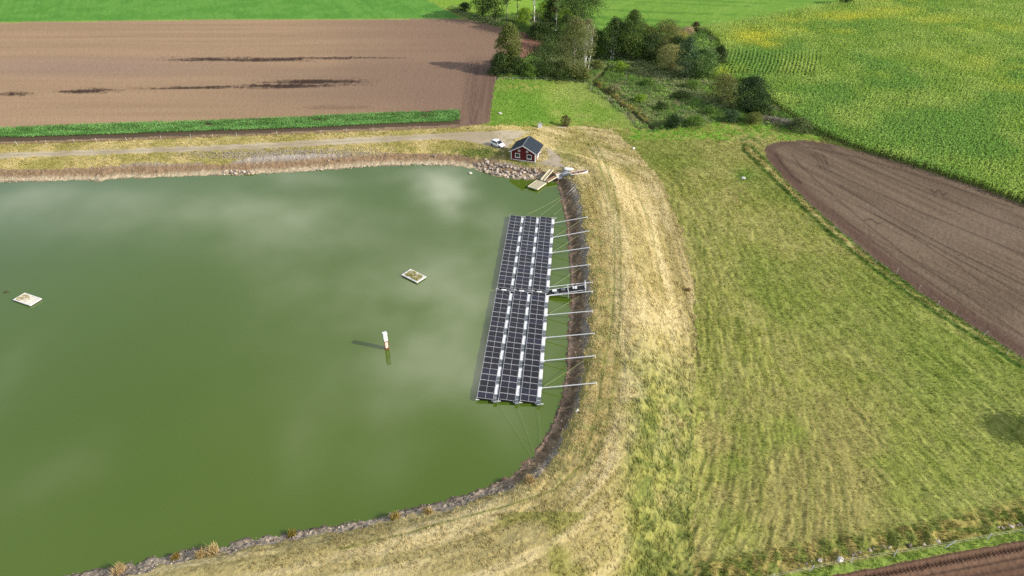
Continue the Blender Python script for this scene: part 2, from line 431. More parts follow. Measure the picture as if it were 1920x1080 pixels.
    for tr, wd in (([(1484, 288), (1500, 310), (1560, 365), (1625, 420), (1700, 480), (1800, 545), (1920, 632)], 1.1), ([(1590, 300), (1700, 345), (1800, 385), (1920, 430)], 1.1),
                   ([(1530, 310), (1620, 350), (1720, 395), (1830, 440), (1920, 478)], 1.1), ([(1570, 345), (1660, 400), (1770, 460), (1920, 535)], 1.2), ([(1510, 275), (1600, 293), (1700, 322), (1800, 355), (1900, 390)], 1.1),
                   ([(1610, 385), (1740, 455), (1850, 515), (1920, 556)], 1.1), ([(1455, 290), (1468, 310), (1485, 330), (1502, 343)], 2.6), ([(1640, 402), (1690, 430), (1800, 500), (1920, 590)], 1.0),
                   ([(1520, 288), (1530, 295), (1535, 305), (1540, 315)], 1.0), ([(1527, 287), (1537, 294), (1542, 305), (1547, 317)], 1.0), ([(1534, 287), (1544, 294), (1549, 305), (1553, 316)], 1.0), ([(1541, 288), (1550, 297), (1550, 309)], 1.0),
                   ([(1620, 413), (1636, 411), (1645, 420), (1655, 417)], 1.2), ([(1745, 355), (1752, 362), (1760, 356), (1768, 366), (1775, 362)], 1.6), ([(1560, 395), (1700, 500), (1830, 590)], 1.0)):
        b = mix(b, alb(62, 47, 40), np.exp(-(dline(px, py, tr) / wd) ** 2) * 0.75)
    c[m] = b[m]
    m = r == R_BOTR
    a_ = (py - (1013 + (1920 - px) * 0.186))
    row = fbm(a_ / 4, px / 300, 45, 2)
    b = mix(alb(112, 86, 68), alb(128, 100, 80), ss(0.35, 0.65, row)); b = mix(b, alb(92, 68, 54), np.exp(-((a_ - 14) / 8) ** 2) * 0.6 + 0.5 * ss(34, 42, a_))
    c[m] = b[m]
    # mown meadow
    m = r == R_MEADOW
    wr = ss(1330, 1620, px + (540 - py) * 0.35)
    e0 = np.array(unproj(1480, 346)); e1 = np.array(unproj(1920, 673)); dv = (e1 - e0) / np.linalg.norm(e1 - e0)
    ac2 = -(x - e0[0]) * dv[1] + (y - e0[1]) * dv[0]; al2 = (x - e0[0]) * dv[0] + (y - e0[1]) * dv[1]
    s1 = fbm(d / 0.5, y / 16, 51, 3); s2 = fbm(ac2 / 0.5, al2 / 16, 52, 3)
    st = s1 * (1 - wr) + s2 * wr
    g = mix(alb(149, 151, 74), alb(167, 163, 94), ss(0.35, 0.65, f2 * 0.5 + f1 * 0.5))
    g = mix(g, alb(118, 138, 50), ss(0.46, 0.66, f3 + 0.1 * ss(600, 350, py)) * 0.55)
    tan = ss(560, 900, py) * ss(0.40, 0.58, f3 * 0.6 + f2 * 0.4) * (1 - ss(1600, 1800, px))
    g = mix(g, alb(168, 152, 96), tan * 0.7)
    g = mix(g, alb(172, 164, 98), np.exp(-(((px - 1330) / 45) ** 2 + ((py - 285 - (px - 1330) * 0.9) / 30) ** 2)) * 0.6)
    g = mix(g, alb(170, 158, 100), np.exp(-(((px - 1380) / 25) ** 2 + ((py - 365) / 22) ** 2)) * 0.7 * ss(.35, .6, f1))
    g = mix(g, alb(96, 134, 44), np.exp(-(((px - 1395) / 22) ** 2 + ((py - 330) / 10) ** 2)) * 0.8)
    g = mix(g, alb(134, 156, 64), ss(1560, 1800, px) * (py < 1000) * 0.35)
    g = mix(g, alb(106, 126, 48), ss(0.50, 0.68, st) * 0.35)
    g = mix(g, alb(172, 172, 98), ss(0.50, 0.36, st) * 0.2)
    e = dline(px, py, [(1400, 278), (1425, 300), (1475, 350), (1545, 418), (1635, 492), (1716, 553), (1816, 617), (1920, 682)])
    g = mix(g, alb(74, 112, 36), np.exp(-((e - 7) / 3.0) ** 2) * 0.9)
    g = mix(g, alb(196, 182, 118), np.exp(-(e / 3.2) ** 2) * (0.25 + 0.65 * (py < 480)))
    gg = (py < 262) & (px > 1180)
    g = mix(g, mix(alb(120, 170, 52), alb(160, 166, 84), ss(0.4, 0.65, f1)), gg * 0.8)
    g = mix(g, alb(186, 172, 112), np.exp(-(((px - 1410) / 35) ** 2 + ((py - 262) / 9) ** 2)) * ss(.3, .6, f1 + .1) * 0.8)
    g = mix(g, alb(92, 122, 42), (dline(px, py, [(1390, 262), (1405, 258), (1425, 266)]) < 3) * 0.7)
    cv_ = dline(px, py, [(1545, 262), (1620, 290), (1700, 322), (1800, 360), (1920, 396)])
    g = mix(g, mix(alb(110, 128, 54), alb(140, 126, 70), ss(.45, .65, f2)), np.exp(-(cv_ / 12) ** 2) * 0.9 * (px > 1480))
    va = py - (1003 + (1920 - px) * 0.186)
    g = mix(g, mix(alb(122, 148, 58), alb(146, 164, 76), f1), ss(-14, -4, va))
    g = mix(g, mix(alb(168, 152, 88), alb(104, 120, 48), ss(0.4, 0.6, f1)), ss(-75, -45, va + 30 * (f2 - .5)) * (1 - ss(-16, -10, va)) * 0.75)
    for tr, wd, cc, stn in (([(1354, 790), (1352, 810), (1341, 845), (1325, 870), (1313, 900), (1309, 930), (1301, 975)], 1.8, alb(186, 174, 108), 0.8),
                            ([(1327, 560), (1327, 640), (1324, 700), (1334, 735), (1350, 765)], 1.5, alb(98, 116, 42), 0.6), ([(1345, 560), (1350, 640), (1352, 690), (1356, 760), (1354, 800)], 1.5, alb(98, 116, 42), 0.6),
                            ([(1320, 470), (1322, 520), (1328, 580)], 1.4, alb(98, 116, 42), 0.5), ([(1230, 275), (1290, 330), (1325, 400), (1345, 480), (1352, 560)], 1.4, alb(104, 122, 44), 0.5),
                            ([(1220, 262), (1262, 320), (1296, 400), (1316, 480)], 1.4, alb(104, 122, 44), 0.5)):
        g = mix(g, cc, np.exp(-(dline(px, py, tr) / wd) ** 2) * stn)
    g = mix(g, alb(70, 58, 30), np.exp(-(((px - 1318) / 7) ** 2 + ((py - 768) / 3.5) ** 2)) * 0.9)
    g = mix(g, alb(150, 116, 70), np.exp(-(((px - 1295) / 9) ** 2 + ((py - 543) / 9) ** 2)) * 0.6)
    g = g * (1.00 + 0.20 * f4)[..., None]
    c[m] = g[m]
    return np.clip(c, 0.004, 0.9)


def relief(x, y, d, r, px, py):
    """small real relief: tussocks, furrows, swards"""
    f1 = fbm(x / 1.2, y / 1.2, 61, 3); f0 = fbm(x / 0.5, y / 0.5, 62, 2)
    b = np.zeros(x.shape)
    tus = ss(1140, 1210, px) * ss(540, 740, py)
    b += np.where(r == R_DIKE, (f1 - 0.5) * (0.18 + 0.8 * tus) + (f0 - 0.5) * 0.08, 0)
    wr = ss(1330, 1620, px + (540 - py) * 0.35)
    e0 = np.array(unproj(1480, 346)); e1 = np.array(unproj(1920, 673)); dv = (e1 - e0) / np.linalg.norm(e1 - e0)
    ac2 = -(x - e0[0]) * dv[1] + (y - e0[1]) * dv[0]; al2 = (x - e0[0]) * dv[0] + (y - e0[1]) * dv[1]
    st = fbm(d / 0.75, y / 2.6, 63, 2) * (1 - wr) + fbm(ac2 / 0.75, al2 / 2.6, 64, 2) * wr
    b += np.where(r == R_MEADOW, (f1 - 0.5) * 0.08 + (f0 - 0.5) * 0.08 + (st - 0.5) * 0.34, 0)
    alng = np.arctan2(y - 92, x + 35) * 60
    b += np.where(r == R_DIKE, (fbm(d / 0.7, alng / 4, 65, 2) - 0.5) * 0.26, 0)
    va = py - (1003 + (1920 - px) * 0.186)
    b += np.where((r == R_MEADOW) & (py > 800), ss(-75, -40, va) * (1 - ss(-16, -8, va)) * (f1 - 0.4) * 0.8, 0)
    b += np.where((r == R_PAST) | (r == R_FARR) | (r == R_FARL), (f1 - 0.5) * 0.22, 0)
    b += np.where(r == R_SCRUB, (f1 - 0.4) * 0.9, 0)
    b += np.where(r == R_BANK, (f0 - 0.5) * 0.35 * ss(-1.0, 0.4, d) + (f1 - 0.5) * 0.35, 0)
    b += np.where((r == R_PLOW), (f0 - 0.5) * 0.10, 0)
    b += np.where((r == R_BROWN), (f0 - 0.5) * 0.14, 0)
    a_ = py - (1013 + (1920 - px) * 0.186)
    b += np.where(r == R_BOTR, 0.13 * np.sin(a_ / 2.6) * 0.6 + 0.10 * np.exp(-((a_ - 15) / 7) ** 2) * np.sign(np.sin((px + a_ * 2) / 1.7)) + (f0 - 0.5) * 0.15, 0)
    for tr in ([(1140, 124), (1129, 137), (1112, 151), (1115, 160), (1129, 170), (1149, 182), (1163, 197), (1186, 209), (1203, 226), (1224, 240)],):
        b -= np.where((py < 250) & (py > 120), 0.7 * np.exp(-(dline(px, py, tr) / 3.5) ** 2), 0)
    return b


# ------------------------------------------------------------------ materials
def new_mat(name, rough=0.9, spec=0.25):
    m = bpy.data.materials.new(name); m.use_nodes = True
    b = m.node_tree.nodes['Principled BSDF']
    b.inputs['Roughness'].default_value = rough
    b.inputs['Specular IOR Level'].default_value = spec
    return m, m.node_tree, b


def mat(name, rgb, rough=0.7, spec=0.3, var=0.18, scale=4.0, bump=0.0, bscale=20.0, metal=0.0, stretch=None):
    m, t, b = new_mat(name, rough, spec)
    b.inputs['Metallic'].default_value = metal
    tcn = t.nodes.new('ShaderNodeTexCoord'); nn = t.nodes.new('ShaderNodeTexNoise')
    nn.inputs['Scale'].default_value = scale; nn.inputs['Detail'].default_value = 4
    src = tcn.outputs['Object']
    if stretch:
        mp = t.nodes.new('ShaderNodeMapping'); mp.inputs['Scale'].default_value = stretch
        t.links.new(src, mp.inputs['Vector']); src = mp.outputs[0]
    t.links.new(src, nn.inputs['Vector'])
    rp = t.nodes.new('ShaderNodeValToRGB')
    c = np.asarray(rgb, float)
    rp.color_ramp.elements[0].position = 0.3; rp.color_ramp.elements[1].position = 0.7
    rp.color_ramp.elements[0].color = (*np.clip(c * (1 - var), 0, 1), 1); rp.color_ramp.elements[1].color = (*np.clip(c * (1 + var), 0, 1), 1)
    t.links.new(nn.outputs['Fac'], rp.inputs[0]); t.links.new(rp.outputs[0], b.inputs['Base Color'])
    if bump:
        n2 = t.nodes.new('ShaderNodeTexNoise'); n2.inputs['Scale'].default_value = bscale; t.links.new(src, n2.inputs['Vector'])
        bp = t.nodes.new('ShaderNodeBump'); bp.inputs['Strength'].default_value = 1; bp.inputs['Distance'].default_value = bump
        t.links.new(n2.outputs['Fac'], bp.inputs['Height']); t.links.new(bp.outputs[0], b.inputs['Normal'])
    return m


def land_mat(name, scale=2.2, lo=0.72, hi=1.3, bump=0.12, bscale=2.2, rough=0.95):
    m, t, b = new_mat(name, rough, 0.12)
    at_ = t.nodes.new('ShaderNodeAttribute'); at_.attribute_name = 'Col'
    tcn = t.nodes.new('ShaderNodeTexCoord')
    nn = t.nodes.new('ShaderNodeTexNoise'); nn.inputs['Scale'].default_value = scale; nn.inputs['Detail'].default_value = 5; nn.inputs['Roughness'].default_value = 0.65
    t.links.new(tcn.outputs['Object'], nn.inputs['Vector'])
    mr = t.nodes.new('ShaderNodeMapRange'); mr.inputs[1].default_value = 0.3; mr.inputs[2].default_value = 0.7; mr.inputs[3].default_value = lo; mr.inputs[4].default_value = hi
    t.links.new(nn.outputs['Fac'], mr.inputs[0])
    vm = t.nodes.new('ShaderNodeVectorMath'); vm.operation = 'SCALE'
    t.links.new(at_.outputs['Color'], vm.inputs[0]); t.links.new(mr.outputs[0], vm.inputs['Scale']); t.links.new(vm.outputs[0], b.inputs['Base Color'])
    n2 = t.nodes.new('ShaderNodeTexNoise'); n2.inputs['Scale'].default_value = bscale; n2.inputs['Detail'].default_value = 6; n2.inputs['Roughness'].default_value = 0.7
    t.links.new(tcn.outputs['Object'], n2.inputs['Vector'])
    bp = t.nodes.new('ShaderNodeBump'); bp.inputs['Strength'].default_value = 1.0; bp.inputs['Distance'].default_value = bump
    t.links.new(n2.outputs['Fac'], bp.inputs['Height']); t.links.new(bp.outputs[0], b.inputs['Normal'])
    return m


def leaf_mat(name, trans=0.25, rough=0.6):
    m, t, b = new_mat(name, rough, 0.2)
    at_ = t.nodes.new('ShaderNodeAttribute'); at_.attribute_name = 'Col'
    t.links.new(at_.outputs['Color'], b.inputs['Base Color'])
    tr = t.nodes.new('ShaderNodeBsdfTranslucent'); t.links.new(at_.outputs['Color'], tr.inputs['Color'])
    mx = t.nodes.new('ShaderNodeMixShader'); mx.inputs[0].default_value = trans
    t.links.new(b.outputs[0], mx.inputs[1]); t.links.new(tr.outputs[0], mx.inputs[2])
    t.links.new(mx.outputs[0], t.nodes['Material Output'].inputs['Surface'])
    return m


M_GRASS = land_mat('grass_land', 2.0, 0.72, 1.28, 0.16, 2.4)
M_STRAW = land_mat('straw_land', 2.2, 0.72, 1.26, 0.20, 2.6)
M_SOIL = land_mat('soil_land', 1.6, 0.84, 1.16, 0.07, 3.5)
M_STONY = land_mat('stony_land', 3.2, 0.62, 1.4, 0.22, 3.6)
M_TRACK = land_mat('gravel_land', 1.5, 0.88, 1.12, 0.03, 5.0)
M_FAR = land_mat('sward_land', 0.9, 0.82, 1.18, 0.12, 1.2)
M_LEAF = leaf_mat('foliage', 0.45)
M_BLADE = leaf_mat('grass_blades', 0.2, 0.8)


def np_mesh(name, verts, faces, mats, cols=None, smooth=False):
    """faces: list of integer arrays (n, k)"""
    me = bpy.data.meshes.new(name)
    verts = np.ascontiguousarray(verts, np.float32)
    me.vertices.add(len(verts)); me.vertices.foreach_set('co', verts.ravel())
    loops = np.concatenate([f.ravel() for f in faces]).astype(np.int32)
    tot = np.concatenate([np.full(len(f), f.shape[1]) for f in faces])
    start = np.concatenate([[0], np.cumsum(tot)[:-1]]).astype(np.int32)
    me.loops.add(len(loops)); me.loops.foreach_set('vertex_index', loops)
    me.polygons.add(len(tot)); me.polygons.foreach_set('loop_start', start)
    if smooth: me.polygons.foreach_set('use_smooth', np.ones(len(tot), bool))
    me.update(calc_edges=True)
    me.validate()
    for m in (mats if isinstance(mats, (list, tuple)) else [mats]): me.materials.append(m)
    if cols is not None:
        a = me.attributes.new('Col', 'FLOAT_COLOR', 'POINT')
        c4 = np.ones((len(verts), 4), np.float32); c4[:, :3] = cols
        a.data.foreach_set('color', c4.ravel())
    return me


def link(name, me, parent=None, **kw):
    o = bpy.data.objects.new(name, me); COL.objects.link(o)
    if parent is not None: o.parent = parent
    for k, v in kw.items(): o[k] = v
    return o


def empty(name, loc, rotz=0.0, **kw):
    o = bpy.data.objects.new(name, None); COL.objects.link(o)
    o.location = loc; o.rotation_euler = (0, 0, rotz); o.empty_display_size = 0.3
    for k, v in kw.items(): o[k] = v
    return o


# ------------------------------------------------------------------ land: one sheet cut into parcels
gx = np.concatenate([np.arange(-900, -100, 10), np.arange(-100, 2020, 2), np.arange(2020, 2900, 10)]).astype(float)
gy = np.concatenate([np.arange(1500, 1100, -8), np.arange(1100, -20, -2), np.arange(-20, -200, -4), np.arange(-200, -345, -4)]).astype(float)
PX, PY = np.meshgrid(gx, gy)
GXw, GYw = unproj(PX, PY, -0.5)
ny, nx = GXw.shape
fx, fy = GXw.ravel(), GYw.ravel()
fd = shore_dist(fx, fy)
fz = terrain_d(fx, fy, fd)
fr, fpx, fpy, fsc = classify(fx, fy, fz, fd)
fc = colour(fx, fy, fd, fr, fpx, fpy)
fz2 = fz + relief(fx, fy, fd, fr, fpx, fpy) * np.where(fy > 600, 0, 1)
idx = np.arange(ny * nx).reshape(ny, nx)
quads = np.stack([idx[:-1, :-1], idx[:-1, 1:], idx[1:, 1:], idx[1:, :-1]], -1).reshape(-1, 4)
qr = fr[quads[:, 0]]
NAMES = {R_MEADOW: ('meadow', M_GRASS), R_BANK: ('stony_bank', M_STONY), R_DIKE: ('embankment', M_STRAW), R_ROAD: ('gravel_road', M_TRACK),
         R_PLOW: ('ploughed_field', M_SOIL), R_POT: ('crop_soil', M_SOIL), R_FARL: ('green_field', M_FAR), R_PAST: ('pasture', M_GRASS),
         R_CORN: ('maize_field', M_SOIL), R_BROWN: ('ploughed_field', M_SOIL), R_BOTR: ('ploughed_field', M_SOIL), R_SCRUB: ('scrubland', M_GRASS), R_FARR: ('green_field', M_FAR)}
for rid, (nm, mt) in NAMES.items():
    q = quads[qr == rid]
    used, inv = np.unique(q.ravel(), return_inverse=True)
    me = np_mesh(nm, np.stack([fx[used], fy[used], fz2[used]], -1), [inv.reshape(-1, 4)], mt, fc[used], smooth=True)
    link(nm, me, kind='structure')

# ------------------------------------------------------------------ water
m, t, b = new_mat('lake_water', 0.03, 0.8)
M_WATER = m
tcn = t.nodes.new('ShaderNodeTexCoord'); nn = t.nodes.new('ShaderNodeTexNoise'); nn.inputs['Scale'].default_value = 0.018; nn.inputs['Detail'].default_value = 3
t.links.new(tcn.outputs['Object'], nn.inputs['Vector'])
rp = t.nodes.new('ShaderNodeValToRGB'); rp.color_ramp.elements[0].position = 0.35; rp.color_ramp.elements[1].position = 0.65
rp.color_ramp.elements[0].color = (0.053, 0.087, 0.0085, 1); rp.color_ramp.elements[1].color = (0.061, 0.096, 0.011, 1)
t.links.new(nn.outputs['Fac'], rp.inputs[0]); t.links.new(rp.outputs[0], b.inputs['Base Color'])
b.inputs['IOR'].default_value = 1.36
n2 = t.nodes.new('ShaderNodeTexNoise'); n2.inputs['Scale'].default_value = 1.2; n2.inputs['Detail'].default_value = 2; t.links.new(tcn.outputs['Object'], n2.inputs['Vector'])
bp = t.nodes.new('ShaderNodeBump'); bp.inputs['Strength'].default_value = 1; bp.inputs['Distance'].default_value = 0.0012
t.links.new(n2.outputs['Fac'], bp.inputs['Height']); t.links.new(bp.outputs[0], b.inputs['Normal'])
pts = np.array(SHORE); ctr = []
nP = len(pts)
for k in range(nP):
    a, c_ = pts[k - 1], pts[(k + 1) % nP]
    tn = c_ - a; tn = tn / np.linalg.norm(tn)
    ctr.append((pts[k][0] - tn[1] * 1.3, pts[k][1] + tn[0] * 1.3))
bm = bmesh.new()
bm.faces.new([bm.verts.new((p[0], p[1], 0.0)) for p in ctr])
bmesh.ops.triangulate(bm, faces=bm.faces[:])
for f in bm.faces:
    if f.normal.z < 0: f.normal_flip()
me = bpy.data.meshes.new('lake'); bm.to_mesh(me); bm.free(); me.materials.append(M_WATER)
link('lake', me, kind='structure')
# ------------------------------------------------------------------ mesh builder for objects
class MB:
    def __init__(s): s.v = []; s.f = []; s.mi = []; s.mats = []

    def mid(s, m):
        if m not in s.mats: s.mats.append(m)
        return s.mats.index(m)

    def add(s, vs, fs, m):
        o = len(s.v); k = s.mid(m)
        s.v += [tuple(p) for p in vs]
        for f in fs: s.f.append(tuple(i + o for i in f)); s.mi.append(k)
        return s

    def box(s, c, d, m, rz=0.0, tilt=None):
        R = Matrix.Rotation(rz, 3, 'Z')
        if tilt is not None: R = R @ tilt
        c = Vector(c); vs = [c + R @ Vector((x * d[0] / 2, y * d[1] / 2, z * d[2] / 2)) for z in (-1, 1) for y in (-1, 1) for x in (-1, 1)]
        return s.add(vs, [(0, 2, 3, 1), (4, 5, 7, 6), (0, 1, 5, 4), (2, 6, 7, 3), (0, 4, 6, 2), (1, 3, 7, 5)], m)

    def tube(s, p, q, r, m, r2=None, n=8):
        p, q = Vector(p), Vector(q); d = (q - p).normalized()
        a = d.cross(Vector((0, 0, 1)) if abs(d.z) < 0.95 else Vector((1, 0, 0))).normalized(); b = d.cross(a)
        r2 = r if r2 is None else r2
        vs = [p + (a * math.cos(t) + b * math.sin(t)) * r for t in [2 * math.pi * i / n for i in range(n)]] + \
             [q + (a * math.cos(t) + b * math.sin(t)) * r2 for t in [2 * math.pi * i / n for i in range(n)]]
        fs = [(i, (i + 1) % n, n + (i + 1) % n, n + i) for i in range(n)] + [tuple(range(n))[::-1], tuple(range(n, 2 * n))]
        return s.add(vs, fs, m)

    def prism(s, pts, off, m):
        n = len(pts); off = Vector(off)
        vs = [Vector(p) for p in pts] + [Vector(p) + off for p in pts]
        return s.add(vs, [tuple(range(n))[::-1], tuple(range(n, 2 * n))] + [(i, (i + 1) % n, n + (i + 1) % n, n + i) for i in range(n)], m)

    def mesh(s, name, smooth=False, bevel=0.0):
        me = bpy.data.meshes.new(name); me.from_pydata(s.v, [], s.f)
        for m in s.mats: me.materials.append(m)
        me.polygons.foreach_set('material_index', s.mi)
        bm = bmesh.new(); bm.from_mesh(me)
        if bevel:
            bmesh.ops.remove_doubles(bm, verts=bm.verts[:], dist=1e-4)
            bmesh.ops.bevel(bm, geom=bm.edges[:], offset=bevel, segments=1, affect='EDGES', clamp_overlap=True)
        bmesh.ops.recalc_face_normals(bm, faces=bm.faces[:])
        bm.to_mesh(me); bm.free()
        if smooth: me.polygons.foreach_set('use_smooth', [True] * len(me.polygons))
        me.update()
        return me

    def build(s, name, parent=None, smooth=False, bevel=0.0, **kw):
        return link(name, s.mesh(name, smooth, bevel), parent, **kw)


def V(*a): return Vector(a)


MW = mat('white_paint', (0.60, 0.60, 0.58), 0.5, var=0.06, scale=3)
M_WHITEPL = mat('white_plastic', (0.53, 0.53, 0.515), 0.5, var=0.08, scale=2)
M_DKPL = mat('dark_plastic', (0.085, 0.095, 0.10), 0.6, var=0.15, scale=3)
M_BLACK = mat('black_frame', (0.012, 0.012, 0.014), 0.6, var=0.2)
M_ALU = mat('aluminium', (0.50, 0.50, 0.50), 0.4, metal=0.2, var=0.05)
M_GALV = mat('galvanised_steel', (0.56, 0.56, 0.55), 0.6, metal=0.0, var=0.1, scale=2)
M_RED = mat('red_boards', (0.115, 0.016, 0.018), 0.75, 0.2, var=0.15, scale=6, stretch=(1, 1, 0.12), bump=0.01, bscale=9)
M_ROOF = mat('slate_metal_roof', (0.021, 0.029, 0.037), 0.55, 0.25, var=0.12, scale=1.5, bump=0.01, bscale=6)
M_STONEP = mat('plinth', (0.52, 0.51, 0.48), 0.8, var=0.12)
M_GLASS = mat('window_glass', (0.012, 0.015, 0.018), 0.08, 0.6, var=0.3)
M_WOOD = mat('weathered_deck', (0.34, 0.30, 0.20), 0.85, var=0.2, scale=2, stretch=(1, 9, 1), bump=0.01)
M_WOODL = mat('pale_timber', (0.52, 0.47, 0.34), 0.8, var=0.12, scale=3)
M_WOODB = mat('brown_timber', (0.24, 0.15, 0.085), 0.85, var=0.25, scale=3, stretch=(1, 6, 1), bump=0.02)
M_GREYW = mat('grey_timber', (0.42, 0.40, 0.36), 0.9, var=0.18, scale=3)
M_CAR = mat('white_car_paint', (0.66, 0.66, 0.67), 0.22, 0.5, var=0.02)
M_TYRE = mat('tyre_rubber', (0.015, 0.015, 0.016), 0.85, var=0.2)
M_RIM = mat('grey_alloy', (0.2, 0.2, 0.21), 0.4, metal=0.6)
M_LAMP = mat('lamp_lens', (0.45, 0.47, 0.5), 0.1, 0.6, var=0.05)
M_HULL = mat('white_hull', (0.60, 0.60, 0.585), 0.4, var=0.08, scale=2)
M_HULLIN = mat('boat_inside', (0.16, 0.10, 0.07), 0.85, var=0.3, scale=5)
M_TARP = mat('grey_cover', (0.22, 0.23, 0.24), 0.7, var=0.25, scale=3)
M_ROPE = mat('straw_rope', (0.26, 0.30, 0.13), 0.9, var=0.1)
M_WIRE = mat('white_fence_cord', (0.40, 0.43, 0.38), 0.7)
M_POST = mat('weathered_post', (0.36, 0.34, 0.29), 0.9, var=0.2, scale=5)
M_RUST = mat('rust', (0.16, 0.055, 0.03), 0.9, var=0.3, scale=6)
M_PINK = mat('stained_white', (0.60, 0.50, 0.42), 0.8, var=0.15, scale=5)
M_CONC = mat('pale_concrete', (0.52, 0.52, 0.50), 0.8, var=0.12, scale=3)
M_GRAVEL = mat('raft_gravel', (0.52, 0.475, 0.40), 0.95, var=0.18, scale=9, bump=0.04, bscale=12)
M_BARK = mat('dark_bark', (0.075, 0.06, 0.045), 0.95, var=0.3, scale=5)
M_BARKG = mat('grey_bark', (0.20, 0.18, 0.15), 0.95, var=0.25, scale=4)
M_BIRCH = mat('birch_bark', (0.58, 0.56, 0.52), 0.85, var=0.2, scale=3)
M_GREYBOX = mat('grey_cabinet', (0.42, 0.43, 0.44), 0.6, var=0.06)
M_ROCKS = [mat('pink_granite', (0.29, 0.235, 0.185), 0.95, 0.15, var=0.25, scale=3, bump=0.05, bscale=5), mat('pale_granite', (0.38, 0.325, 0.27), 0.95, 0.15, var=0.22, scale=3, bump=0.05, bscale=5),
           mat('grey_granite', (0.15, 0.125, 0.11), 0.95, 0.15, var=0.25, scale=3, bump=0.05, bscale=5), mat('white_stone', (0.44, 0.42, 0.38), 0.9, 0.15, var=0.12, scale=3, bump=0.03, bscale=5)]


def panel_mat():
    m, t, b = new_mat('solar_cells', 0.25, 0.25)
    tcn = t.nodes.new('ShaderNodeTexCoord')
    oi = t.nodes.new('ShaderNodeObjectInfo')
    rp = t.nodes.new('ShaderNodeValToRGB')
    rp.color_ramp.elements[0].color = (0.010, 0.010, 0.012, 1); rp.color_ramp.elements[1].color = (0.016, 0.016, 0.028, 1)
    e = rp.color_ramp.elements.new(0.55); e.color = (0.013, 0.012, 0.014, 1)
    t.links.new(oi.outputs['Random'], rp.inputs[0])
    br = t.nodes.new('ShaderNodeTexBrick'); br.offset = 0; br.inputs['Scale'].default_value = 1.0
    br.inputs['Mortar Size'].default_value = 0.006; br.inputs['Brick Width'].default_value = 0.198; br.inputs['Row Height'].default_value = 0.108
    br.inputs['Mortar'].default_value = (0.03, 0.03, 0.033, 1)
    t.links.new(tcn.outputs['Object'], br.inputs['Vector']); t.links.new(rp.outputs[0], br.inputs['Color1']); t.links.new(rp.outputs[0], br.inputs['Color2'])
    t.links.new(br.outputs[0], b.inputs['Base Color'])
    return m


M_CELL = panel_mat()

# ------------------------------------------------------------------ red cottage
A = at(958.2, 299.3); B = at(1003.3, 305.8); C = at(1023.6, 287.6)
zb = 0.5 * (A.z + B.z)
A.z = B.z = C.z = zb
u = (B - A).normalized(); v = Vector((-u.y, u.x, 0))
CW = (B - A).length; CLn = (C - B).dot(v)
cot = empty('cottage', A, math.atan2(u.y, u.x), label='dark red wooden cottage with white trim and slate roof beside the jetty', category='cottage')
HW, RISE, OV = 2.55, CW * 0.5 * math.tan(math.radians(29)), 0.45
mb = MB(); pts = [(0, 0, 0.3), (CW, 0, 0.3), (CW, 0, HW), (CW / 2, 0, HW + RISE), (0, 0, HW)]
mb.prism(pts, (0, CLn, 0), M_RED)
for k in range(int(CW / 0.32)):                      # cover battens
    x = 0.25 + k * 0.32; h = HW + RISE * (1 - abs(x - CW / 2) / (CW / 2)) - 0.08
    mb.box((x, -0.012, (h + 0.32) / 2), (0.05, 0.024, h - 0.32), M_RED)
for k in range(int(CLn / 0.32)):
    y = 0.25 + k * 0.32
    mb.box((CW + 0.012, y, (HW + 0.32) / 2), (0.024, 0.05, HW - 0.34), M_RED)
mb.build('wall', cot)
mb = MB(); mb.box((CW / 2, CLn / 2, -0.1), (CW - 0.04, CLn - 0.04, 0.8), M_STONEP)
mb.box((CW / 2, -0.03, 0.24), (CW + 0.12, 0.06, 0.16), MW); mb.box((CW + 0.03, CLn / 2, 0.24), (0.06, CLn, 0.16), MW)
mb.build('plinth', cot)
rf = None
for sgn, nm in ((-1, 'roof'), (1, 'roof')):
    mb = MB(); e = CW / 2 + OV; dz = RISE * e / (CW / 2); top = HW + RISE + 0.12
    p0 = (CW / 2, -OV, top); p1 = (CW / 2 + sgn * e, -OV, top - dz); p2 = (CW / 2 + sgn * e, -OV, top - dz - 0.1); p3 = (CW / 2, -OV, top - 0.1)
    mb.prism([p0, p1, p2, p3], (0, CLn + 2 * OV, 0), M_ROOF)
    nseam = 14
    for k in range(1, nseam):
        y = -OV + (CLn + 2 * OV) * k / nseam
        mb.prism([(CW / 2 + sgn * 0.1, y, top + 0.022), (CW / 2 + sgn * e, y, top - dz + 0.022 + 0.02), (CW / 2 + sgn * e, y, top - dz), (CW / 2 + sgn * 0.1, y, top - 0.02)], (0, 0.03, 0), M_ROOF)
    r_ = mb.build(nm, cot)
    mb = MB(); mb.prism([(CW / 2, -OV - 0.05, top + 0.02), (CW / 2 + sgn * (e + 0.02), -OV - 0.05, top - dz + 0.02), (CW / 2 + sgn * (e + 0.02), -OV - 0.05, top - dz - 0.2), (CW / 2, -OV - 0.05, top - 0.22)], (0, 0.046, 0), MW)
    mb.build('barge_board', r_)
    if sgn == 1:
        mb = MB(); mb.tube((CW / 2 + e + 0.07, -OV, top - dz - 0.08), (CW / 2 + e + 0.07, CLn + OV, top - dz - 0.08), 0.07, M_ROOF); mb.build('gutter', r_)
mb = MB(); mb.box((CW / 2, CLn / 2, top + 0.03), (0.24, CLn + 2 * OV, 0.06), mat('ridge_cap', (0.09, 0.10, 0.115), 0.5)); mb.build('ridge_cap', cot)
for (x, y) in ((0.06, -0.03), (CW - 0.06, -0.03)):
    MB().box((x, y, (HW + 0.32) / 2), (0.2, 0.06, HW - 0.3), MW).build('corner_board', cot)
for y in (0.08, CLn - 0.08):
    MB().box((CW + 0.035, y, (HW + 0.32) / 2), (0.07, 0.18, HW - 0.34), MW).build('corner_board', cot)


